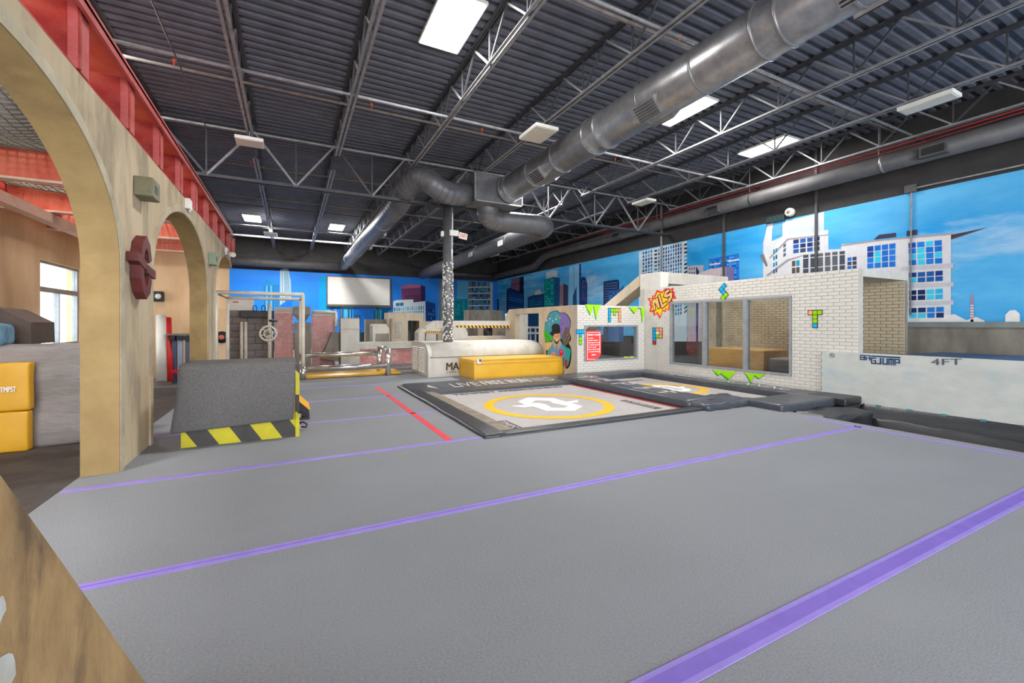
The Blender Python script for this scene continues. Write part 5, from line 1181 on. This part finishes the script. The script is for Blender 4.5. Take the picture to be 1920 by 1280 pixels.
def brickpanel(nm, label, u0, u1, v0, Y, D_, cap=True):
    t = thing(nm, label, 'obstacle', gy((u0 + u1) / 2, 690, Y)); x0, x1, y0, y1, z0, z1 = ob(u0, u1, v0, Y, D_)
    t.location = ((x0 + x1) / 2, Y, 0)
    MB().box(x0, x1, y0, y1, 0, z1).build('panel_body', M_CINDERM2, t)
    rows = MB(); nr = int(z1 / 0.075); L_ = 0.2
    for r_ in range(nr):
        a = x0 - (L_ / 2 if r_ % 2 else 0)
        while a < x1:
            c0, c1 = max(a, x0) + 0.004, min(a + L_, x1) - 0.004
            if c1 - c0 > 0.03: rows.box(c0, c1, y0 - 0.006, y0, r_ * 0.075 + 0.005, (r_ + 1) * 0.075 - 0.005)
            a += L_
    rows.build('bricks', M_REDBR, t, kind='stuff')
    if cap: MB().box(x0, x1, y0 - 0.04, y1 + 0.03, z1, z1 + 0.12).build('coping', M_CONC, t)
    return t, x0, x1, z1
M_CINDERM2 = mat('brick_skin_mortar', (212, 190, 184), 0.9)
brickpanel('brick_obstacle', 'red brick patterned block between the cinder wall and the grey funnel', 514.5, 550.5, 583, 15.1, 0.8)
a, c_ = gy(513, 673, 14.6), gy(554, 680, 14.6); tag(MB().rbox(a.x, c_.x, 14.3, 15.0, 0.0, a.z, 0.03).build('yellow_pad', M_YEL), 'yellow pad in front of the first red brick block', 'pad')
bt, x0, x1, z1 = brickpanel('brick_obstacle', 'red brick patterned block with a top pipe beside the concrete pillar', 585.5, 628, 592, 15.6, 0.8)
tag(MB().tube([gy(586, 584, 15.5), gy(628, 585, 15.5), gy(630, 587, 15.5), gy(630, 612, 15.3)], 0.05, 12).build('grab_rail', M_WHITEST), 'pale grab rail bending down over the red brick block', 'rail')
a, c_, d_, e_ = gy(603, 672, 15.2), gy(623, 622, 15.2), gy(634, 622, 15.2), gy(636, 678, 15.2)
tag(MB().prism([a, c_, d_, e_], (0, 0.35, 0)).build('buttress', M_CONCD), 'dark sloping buttress leaning on the second red brick block', 'buttress')
fn = thing('funnel_column', 'grey column topped with a square funnel behind the pull-up frame', 'column', (0.25, 15.2, 0))
a, c_ = gy(552, 604, 15.0), gy(583, 604, 15.0)
MB().box(a.x, c_.x, 15.0, 15.5, 0, a.z).box(a.x - 0.02, c_.x + 0.02, 14.97, 15.5, a.z - 0.12, a.z - 0.06).build('column_body', M_CONCD, fn)
p_, q_, s_, t_ = gy(551, 574, 15.0), gy(582, 574, 15.0), gy(572, 604, 15.0), gy(561, 604, 15.0); m1 = gy(551, 589, 15).z
MB().box(p_.x, q_.x, 14.95, 15.5, m1, p_.z).hexa([(t_.x, 15.1, a.z), (s_.x, 15.1, a.z), (s_.x, 15.35, a.z), (t_.x, 15.35, a.z)], [(p_.x, 14.95, m1), (q_.x, 14.95, m1), (q_.x, 15.5, m1), (p_.x, 15.5, m1)]).build('funnel', M_CONCD, fn)
cp = thing('concrete_pillar', 'tall concrete pillar block behind the steel rails', 'pillar', (1.8, 15.3, 0))
x0, x1, y0, y1, z0, z1 = ob(639, 674, 597, 15.0, 0.6)
MB().box(x0, x1, y0, y1, 0, z1).box(x0 - 0.02, x1 + 0.02, y0 - 0.02, y1, z1 - 0.33, z1 - 0.31).build('pillar_body', M_CONC, cp)
b = MB()
for i in range(12): b.box(x0 + 0.02 + (x1 - x0) * i / 12, x0 + 0.04 + (x1 - x0) * i / 12, y0 + 0.05, y0 + 0.08, z1, z1 + 0.05)
b.build('bristles', M_CONCD, cp, kind='stuff')
bn = thing('long_bench', 'long grey bench wall on red brick behind the steel rails', 'bench', (3, 15.7, 0))
a, c_ = gy(671, 642, 15.3), gy(776, 641, 15.3); lo = gy(671, 655, 15.3).z
MB().box(a.x, c_.x, 15.3, 15.8, lo, a.z).build('slab', M_CONC, bn)
MB().box(a.x + 0.05, c_.x, 15.36, 15.75, 0, lo).build('brick_base', M_REDBR, bn)
ac = thing('rooftop_unit', 'rounded grey rooftop unit standing behind the long bench', 'unit', (3, 16.2, 0))
a, c_, d_ = gy(699, 607, 16.0), gy(729, 607, 16.0), gy(731, 625, 16.0)
MB().prism([(a.x, 16.0, 0), (a.x, 16.0, a.z - 0.06), (a.x + 0.05, 16.0, a.z), (c_.x - 0.1, 16.0, c_.z), (d_.x - 0.02, 16.0, (c_.z + d_.z) / 2), (d_.x, 16.0, d_.z), (d_.x, 16.0, 0)], (0, 0.7, 0)).build('unit_body', M_CONC, ac)
MB().box(a.x + 0.1, d_.x - 0.03, 15.985, 16.0, 0.7, d_.z).build('front_panel', M_CONCD, ac)
hs = thing('stair_house', 'weathered concrete stair house with louvred vents and a dark doorway', 'building', (5, 20, 0))
x0, x1, y0, y1, z0, z1 = ob(728, 794, 586, 19.5, 0.6)
a, c_ = gy(765, 601, 19.5), gy(786, 640, 19.5)
MB().box(x0, a.x, 19.5, 20.4, 0, z1).box(c_.x, x1, 19.5, 20.4, 0, z1).box(a.x, c_.x, 19.5, 20.4, a.z, z1).build('house_body', M_CONCT, hs)
MB().box(a.x, c_.x, 20.2, 20.3, 0, a.z).build('dark_door', mat('dark_door', (70, 72, 70), 0.6), hs)
MB().box(a.x + 0.15, a.x + 0.2, 19.5, 19.6, 0, a.z).build('door_mullion', M_BLACK, hs)
MB().box(x0 - 0.9, x0, 19.9, 20.3, 0, z1 - 0.3).build('side_wing', M_CONCD, hs)
a2, c2 = gy(739, 597, 19.0), gy(754, 640, 19.0)
vb = MB().box(a2.x - 0.06, gy(762, 600, 19.0).x, 19.0, 19.5, 0, a2.z).build('vent_box', M_CONCT, hs)
for i in range(9):
    z = a2.z - 0.12 - i * 0.085
    for k in range(2): MB().box(a2.x + k * 0.19, a2.x + 0.16 + k * 0.19, 18.97, 19.0, z - 0.03, z + 0.02).build('louvre_slat', M_CONC, vb)
lwz = gy(800, 602, 19.5)
tag(MB().box(gy(794, 600, 20).x, gy(835, 600, 20).x, 20, 20.4, 0, lwz.z).build('low_wall', M_CONCT), 'low tan wall right of the stair house', 'wall')
# small gantry with hazard stripe, left of the column
g1 = thing('small_gantry', 'small pale gantry with a thin hazard stripe left of the column', 'gantry', (3.9, 13.3, 0))
a, c_ = gy(785, 616, 13.2), gy(826, 616, 13.2); lo = gy(790, 624, 13.2).z
MB().prism([(a.x, 13.2, 0), (a.x, 13.2, lo + 0.02), (a.x + 0.12, 13.2, a.z), (c_.x, 13.2, a.z), (c_.x, 13.2, lo), (a.x + 0.2, 13.2, lo), (a.x + 0.16, 13.2, 0)], (0, 0.5, 0)).build('gantry_frame', M_CONC, g1)
h = MB().box(a.x + 0.18, c_.x, 13.185, 13.2, lo + 0.0, lo + 0.06).build('hazard_stripe', M_HAZO, g1)
bb = MB()
for i in range(9): x = a.x + 0.22 + i * 0.07; bb.hexa([(x, 13.182, lo), (x + 0.03, 13.182, lo), (x + 0.03, 13.186, lo), (x, 13.186, lo)], [(x + 0.04, 13.182, lo + .06), (x + 0.07, 13.182, lo + .06), (x + 0.07, 13.186, lo + .06), (x + 0.04, 13.186, lo + .06)])
bb.build('stripe_marks', M_HAZK, h)
MB().box(a.x + 0.16, c_.x + 0.02, 13.55, 13.7, 0, lo - 0.05).build('back_panel', M_CONCD, g1)
g2 = thing('hazard_beam', 'long pale beam with yellow and black hazard stripe right of the column', 'beam', (5.6, 13.4, 0))
a, c_ = gy(849, 601, 13.2), gy(968, 603, 13.2); lo = gy(855, 615, 13.2).z; lo2 = gy(855, 610, 13.2).z
MB().box(a.x - 0.55, c_.x, 13.2, 13.6, lo, a.z).build('beam_body', M_CONC, g2)
MB().prism([(a.x - 0.55, 13.22, 0), (a.x - 0.55, 13.22, a.z), (a.x - 0.85, 13.22, a.z - 0.22), (a.x - 0.95, 13.22, 0)], (0, 0.36, 0)).build('end_support', M_CONC, g2)
h = MB().box(a.x + 0.1, c_.x, 13.188, 13.2, lo, lo2).build('hazard_stripe', M_HAZO, g2)
nst = 17; wst = (c_.x - a.x - 0.1) / nst
for i in range(nst):
    x = a.x + 0.1 + i * wst
    MB().hexa([(x + wst * .3, 13.183, lo), (x + wst * .8, 13.183, lo), (x + wst * .8, 13.189, lo), (x + wst * .3, 13.189, lo)], [(x, 13.183, lo2), (x + wst * .5, 13.183, lo2), (x + wst * .5, 13.189, lo2), (x, 13.189, lo2)]).build('black_stripe', M_HAZK, h)
g3 = thing('rooftop_unit', 'pale slope-topped rooftop unit right behind the column', 'unit', (4.6, 12.9, 0))
a, c_, d_ = gy(848, 614, 12.85), gy(873, 614, 12.85), gy(877, 625, 12.85)
MB().prism([(a.x, 12.85, 0), (a.x, 12.85, a.z), (c_.x, 12.85, c_.z), (d_.x, 12.85, d_.z), (d_.x, 12.85, 0)], (0, 0.3, 0)).build('unit_body', M_CONC, g3)
x0, x1, y0, y1, z0, z1 = ob(884, 950, 581, 20.5, 0.6)
ts = thing('concrete_block_house', 'tall faceted grey concrete block below the balcony building print', 'building', ((x0 + x1) / 2, 20.5, 0))
MB().prism([(x0, 20.9, 0), (x0 + 1.0, 20.5, 0), (x1, 20.9, 0), (x1, 21.6, 0), (x0, 21.6, 0)], (0, 0, z1)).build('block_body', M_CONCD, ts)
x0, x1, y0, y1, z0, z1 = ob(877, 951, 630, 14.6, 0.4)
tag(MB().box(x0, x1, y0, y1, 0, z1).build('low_wall', M_CONCT), 'low tan wall under the hazard striped beam', 'wall')
x0, x1, y0, y1, z0, z1 = ob(903, 946, 612, 17.0, 0.4)
tag(MB().box(x0, x1, y0, y1, 0, z1).build('low_wall', M_CONCT), 'tan wall panel behind the hanging tyre', 'wall')
q = gy(915, 622, 16.0)
ty = thing('hanging_tyre', 'black tyre leaning under the hazard striped beam', 'tyre', (q.x, 16, 0))
MB().tube([q + Vector((0.16 * math.cos(t_), 0.12 * math.cos(t_), 0.27 * math.sin(t_))) for t_ in [i * math.pi / 12 for i in range(24)]], 0.09, 10, closed=True).build('tyre_ring', M_BLACK, ty)
MB().tube([(q.x, 16, 0), (q.x, 16, q.z - 0.2)], 0.04, 8).build('tyre_post', M_STEELD, ty)
a = gy(949, 588, 13.9); tag(MB().tube([(a.x, 13.9, -0.004), (a.x, 13.9, a.z)], 0.035, 10).build('vertical_pipe', M_WHITEST), 'thin cream pipe standing left of the portrait wall', 'pipe')
rl = thing('guard_rail', 'grey steel guard rail seen through the doorway of the portrait wall', 'railing', (9, 16.5, 0))
for z in (0.95, 1.2): MB().box(8.0, 10.2, 16.5, 16.58, z, z + 0.09).build('rail', M_STEEL, rl)
for i in range(9): MB().box(8.05 + i * 0.26, 8.11 + i * 0.26, 16.515, 16.565, 0, 1.2).build('baluster', M_STEEL, rl)

# ------------------------------------------------------------ things on and behind the arcade
em = thing('wall_emblem', 'dark red hooked emblem mounted on the arcade pier', 'emblem', (AX1 + 0.05, 5.85, 2.0))
def yz(u, v): p = gx(u, v, AX1 + 0.02); return (p.y, p.z)
def embl(pts): return [(AX1 + 0.002, y, z) for y, z in pts]
yc, zc = 5.84, 1.99; m_ = mat('oxide_red', (112, 44, 40), 0.6, rgb2=(88, 34, 34), scale=8, bump=0.2)
oc = [(0.0, 0.34), (0.13, 0.26), (0.19, 0.10), (0.19, -0.12), (0.12, -0.26), (0.0, -0.33), (-0.12, -0.26), (-0.19, -0.12), (-0.19, 0.10), (-0.13, 0.26)]
b = MB(); n = len(oc)
for i in range(n):
    if i in (2,): continue     # the ring is broken on one side like a hook
    (ya, za), (yb, zb) = oc[i], oc[(i + 1) % n]; k = 0.48
    b.prism([(AX1 + 0.004, yc + ya, zc + za), (AX1 + 0.004, yc + yb, zc + zb), (AX1 + 0.004, yc + yb * k, zc + zb * 0.62), (AX1 + 0.004, yc + ya * k, zc + za * 0.62)], (0.09, 0, 0))
b.build('hook_ring', m_, em)
MB().prism([(AX1 + 0.004, yc + y, zc + z) for y, z in [(-0.31, 0.13), (-0.02, 0.06), (-0.02, -0.03), (-0.31, 0.04)]], (0.097, 0, 0)).build('cross_bar', m_, em)
MB().prism([(AX1 + 0.004, yc + y, zc + z) for y, z in [(0.0, 0.04), (0.31, 0.0), (0.31, -0.09), (0.0, -0.05)]], (0.096, 0, 0)).build('cross_bar', m_, em)
wb = thing('wall_box', 'greenish square box light with a dark opening on the arcade pier', 'box', (AX1, 5.9, 2.83))
MB().rbox(AX1 + 0.001, AX1 + 0.16, 5.76, 6.06, 2.74, 2.94, 0.012).build('box_case', mat('olive_grey_metal', (132, 128, 96), 0.6, rgb2=(104, 100, 76), scale=6), wb)
MB().box(AX1 + 0.161, AX1 + 0.164, 5.86, 5.97, 2.80, 2.88).build('opening', M_BLACK, wb)
p = gx(348, 383, AX1); t = thing('wall_sensor', 'small white sensor box above the second arch', 'sensor', p)
MB().rbox(AX1 + 0.001, AX1 + 0.07, p.y - 0.1, p.y + 0.1, p.z - 0.08, p.z + 0.08, 0.012).build('case', M_WHITEPL, t); MB().tube([(AX1 + 0.05, p.y, p.z - 0.08), (AX1 + 0.05, p.y, p.z - 0.12)], 0.02, 8).build('lens', M_DIFF, t)
p = gx(393, 484, AX1); t = thing('wall_box', 'small green box on the pier between second and third arch', 'box', p)
MB().rbox(AX1 + 0.001, AX1 + 0.12, p.y - 0.15, p.y + 0.15, p.z - 0.14, p.z + 0.1, 0.012).build('box_case', mat('sage_metal', (132, 150, 128), 0.6), t); MB().box(AX1 + 0.121, AX1 + 0.123, p.y - 0.08, p.y + 0.06, p.z - 0.06, p.z + 0.04).build('opening', M_BLACK, t)
p = gx(422, 475, AX1); t = thing('security_camera', 'white security camera at the far end of the arcade top', 'camera', p)
MB().rbox(AX1 + 0.001, AX1 + 0.06, p.y - 0.1, p.y + 0.1, p.z - 0.05, p.z + 0.14, 0.015).build('mount', M_WHITEPL, t); MB().tube([(AX1 + 0.05, p.y, p.z), (AX1 + 0.2, p.y - 0.2, p.z - 0.05)], 0.06, 12).build('camera_body', M_WHITEPL, t)
p = gy(416, 632, 13.98); t = thing('wall_speaker', 'round black speaker on the tan wall inside the third arch', 'speaker', p)
MB().lathe([(0, -0.1), (0.13, -0.1), (0.16, -0.06), (0.16, 0.02)], p, 18, 'y').build('case', M_BLACK, t); MB().lathe([(0, -0.112), (0.06, -0.11), (0.07, -0.095)], p, 14, 'y').build('cone', M_SALMON, t)
p = gy(297, 556, 13.98); t = thing('wall_speaker', 'black and white speaker high on the tan wall inside the second arch', 'speaker', p)
MB().rbox(p.x - 0.08, p.x + 0.12, 13.8, 13.99, p.z - 0.13, p.z + 0.13, 0.02).build('case', M_BLACK, t); MB().lathe([(0, -0.2), (0.06, -0.195), (0.07, -0.17)], (p.x + 0.03, p.y, p.z), 14, 'y').build('cone', M_WHITEPL, t)

# foreground slanted parapet
fp = thing('slanted_parapet', 'brown plaster parapet with a slanting end in the lower left foreground', 'wall', (-0.9, 1.0, 0))
pts = [(2.12, 0.0), (1.51, 0.71), (1.05, 1.243), (0.55, 1.83), (-0.4, 2.4), (-0.4, 0.0)]
b = MB(); b.prism([(-0.46, y, z) for y, z in pts], (-0.5, 0, 0)); o = b.build('parapet_body', M_BROWN, fp)
bv = o.modifiers.new('b', 'BEVEL'); bv.width = 0.05; bv.segments = 4; bv.limit_method = 'ANGLE'; bv.angle_limit = 0.35
rnd = random.Random(4)
for (u, v, s_) in ((2, 1140, 0.02), (10, 1262, 0.04)):
    c0 = gx(u, v, -0.457); b = MB(); n = 11
    rr = [rnd.uniform(.6, 1.25) for i in range(n)]
    b.prism([(c0.x, c0.y + s_ * rr[i] * math.cos(2 * math.pi * i / n), c0.z + s_ * 1.2 * rr[i] * math.sin(2 * math.pi * i / n)) for i in range(n)], (-0.003, 0, 0))
    b.build('worn_patch', M_WORN, fp)

# side room: mats, beams and nets
gm = thing('foam_block', 'large wrinkled grey vinyl foam block seen through the near arch', 'mat', (-3, 7.4, 0))
o = MB().rbox(-4.1, -1.78, 6.8, 7.75, 0.0, 1.15, 0.05, 3).build('block_body', M_VINYLG, gm, True); wrinkle(o, 0.03, 3.2, 10, 6)
for k, (za, zb, lb) in enumerate(((0.0, 0.44, 'lower yellow vinyl mat in the stack beside the grey foam block'), (0.45, 0.97, 'upper yellow vinyl mat in the stack beside the grey foam block'))):
    t = thing('yellow_mat', lb, 'mat', (-3, 6.5, za), 'stacked yellow mats')
    o = MB().rbox(-3.6, -2.56 - 0.015 * (1 - k), 6.66, 6.78, za, zb, 0.025, 3).build('mat_body', M_YEL, t, True); wrinkle(o, 0.012, 3, 6, k)
    if k == 1: text('print', 'TMPST', (-2.78, 6.645, 0.66), (1, 0, 0), (0, 0, 1), 0.12, 0.06, M_WHITEP, t, bold=0.01)
t = thing('dark_foam_wedge', 'dark brown foam wedge standing on the grey foam block', 'mat', (-3.3, 7.5, 1.15))
a = gy(0, 578, 7.4); c_ = gy(57, 604, 7.4); d_ = gy(63, 645, 7.4)
MB().prism([(a.x - 0.8, 7.4, 1.152), (a.x - 0.8, 7.4, a.z + 0.12), (a.x, 7.4, a.z), (c_.x, 7.4, c_.z), (d_.x - 0.02, 7.4, 1.152)], (0, 0.6, 0)).build('wedge_body', mat('brown_vinyl', (92, 78, 70), 0.6, rgb2=(78, 66, 60), scale=4, bump=0.3), t)
a = gy(14, 620, 7.1); o = MB().rbox(a.x - 0.35, a.x, 6.95, 7.3, 1.152, 1.40, 0.07, 3).build('blue_bundle', mat('pale_blue_fabric', (124, 164, 186), 0.8, rgb2=(92, 134, 160), scale=9), None, True)
tag(wrinkle(o, 0.02, 9, 5, 1), 'pale blue fabric bundle on the grey foam block', 'bundle')
for k, (y, lb) in enumerate(((7.75, 'nearest pinkish red cross beam in the side room'), (9.75, 'second pinkish red cross beam in the side room'), (11.6, 'third pinkish red cross beam in the side room'), (13.6, 'farthest pinkish red cross beam in the side room'))):
    t = thing('cross_beam', lb, 'beam', (-3, y, 3.2), 'side room cross beams')
    MB().box(LX, AX0 - 0.005, y - 0.08, y + 0.08, 3.22, 3.25).build('bottom_flange', M_PINKST, t); MB().box(LX, AX0 - 0.005, y - 0.015, y + 0.015, 3.25, 3.62).build('web', M_SALMON, t); MB().box(LX, AX0 - 0.005, y - 0.08, y + 0.08, 3.62, 3.65).build('top_flange', M_REDST, t)
t = thing('long_beam', 'pale beam running the length of the side room', 'beam', (-3.5, 7, 3.1))
MB().box(-3.62, -3.46, -1, 13.98, 3.05, 3.2).build('beam_body', M_PINKST, t)
t = thing('edge_beam', 'pink beam along the top of the side room wall', 'beam', (LX, 7, 3.2))
MB().box(LX, LX + 0.2, -1, 13.98, 3.35, 3.6).build('beam_body', M_REDST, t)
t = thing('edge_beam', 'pale pink beam just behind the arcade wall', 'beam', (-1.9, 7, 3.3))
MB().box(-2.1, AX0 - 0.02, -1, 13.98, 3.36, 3.5).build('beam_body', M_PINKST, t)
def net(y0, y1, z0, sag, label, sp_=0.085):
    b = MB(); x0, x1 = LX + 0.24, -2.13
    def zf(x, y): return z0 - sag * math.sin(math.pi * min(1, max(0, (y - y0) / (y1 - y0)))) * math.sin(math.pi * (x - x0) / (x1 - x0)) ** 0.6
    ny = int((y1 - y0) / sp_); nx = int((x1 - x0) / sp_)
    for i in range(nx + 1):
        x = x0 + i * (x1 - x0) / nx; b.tube([(x, y0 + (y1 - y0) * j / 10, zf(x, y0 + (y1 - y0) * j / 10)) for j in range(11)], 0.008, 4, cap=False)
    for j in range(ny + 1):
        y = y0 + j * (y1 - y0) / ny; b.tube([(x0 + (x1 - x0) * i / 10, y, zf(x0 + (x1 - x0) * i / 10, y)) for i in range(11)], 0.008, 4, cap=False)
    o = b.build('cargo_net', M_NET); o['kind'] = 'stuff'; return tag(o, label, 'net')
net(5.4, 7.7, 3.62, 0.22, 'sagging grey rope net in the first bay of the side room roof')
net(7.8, 9.7, 3.6, 0.22, 'sagging grey rope net in the second bay of the side room roof')
net(9.8, 11.55, 3.6, 0.22, 'sagging grey rope net in the third bay of the side room roof')
net(11.65, 13.55, 3.6, 0.22, 'sagging grey rope net in the farthest bay of the side room roof')
# leaning roll and folded frame behind the second arch
rm = thing('rolled_mat', 'red and white rolled mat leaning against the side room wall', 'mat', gz(302, 725))
a = gz(303, 722); top_ = gy(302, 592, a.y + 0.5)
MB().tube([a + Vector((0, 0, 0.08)), top_], 0.10, 18).build('white_roll', M_WHITEPL, rm)
MB().tube([a + Vector((0.14, 0.06, 0.08)), top_ + Vector((0.12, 0.05, -0.05))], 0.07, 16).build('red_roll', mat('red_vinyl', (216, 44, 40), 0.45, rgb2=(200, 36, 34), scale=4), rm)
for f in (0.35, 0.75):
    p = a.lerp(top_, f) + Vector((0.05, 0.02, 0.02)); MB().tube([p - Vector((0, 0, 0.015)), p + Vector((0, 0, 0.015))], 0.24, 18).build('strap', flat((50, 56, 86)), rm) if False else None
ff = thing('folded_frame', 'folded frame with blue and grey legs and a red strap behind the carpeted block', 'frame', gz(335, 716))
for u, m_ in ((327, flat((84, 96, 120))), (338, flat((150, 166, 190))), (352, flat((90, 104, 128)))):
    p = gy(u, 628, 12.7); MB().box(p.x - 0.045, p.x + 0.045, 12.68, 12.76, 0.0, p.z).build('leg', m_, ff)
    MB().box(p.x - 0.09, p.x + 0.05, 12.64, 12.76, p.z - 0.12, p.z - 0.02).build('bracket', M_BLACK, ff)
p0_, p1_ = gy(313, 627, 12.7), gy(356, 627, 12.7); MB().box(p0_.x, p1_.x, 12.64, 12.8, p0_.z - 0.02, p0_.z + 0.02).build('top_bar', M_PIPEBR, ff)
p0_, p1_ = gy(298, 697, 12.55), gy(342, 697, 12.55); MB().box(p0_.x, p1_.x, 12.5, 12.56, p0_.z - 0.03, p0_.z + 0.03).build('red_strap', flat((226, 30, 60)), ff)
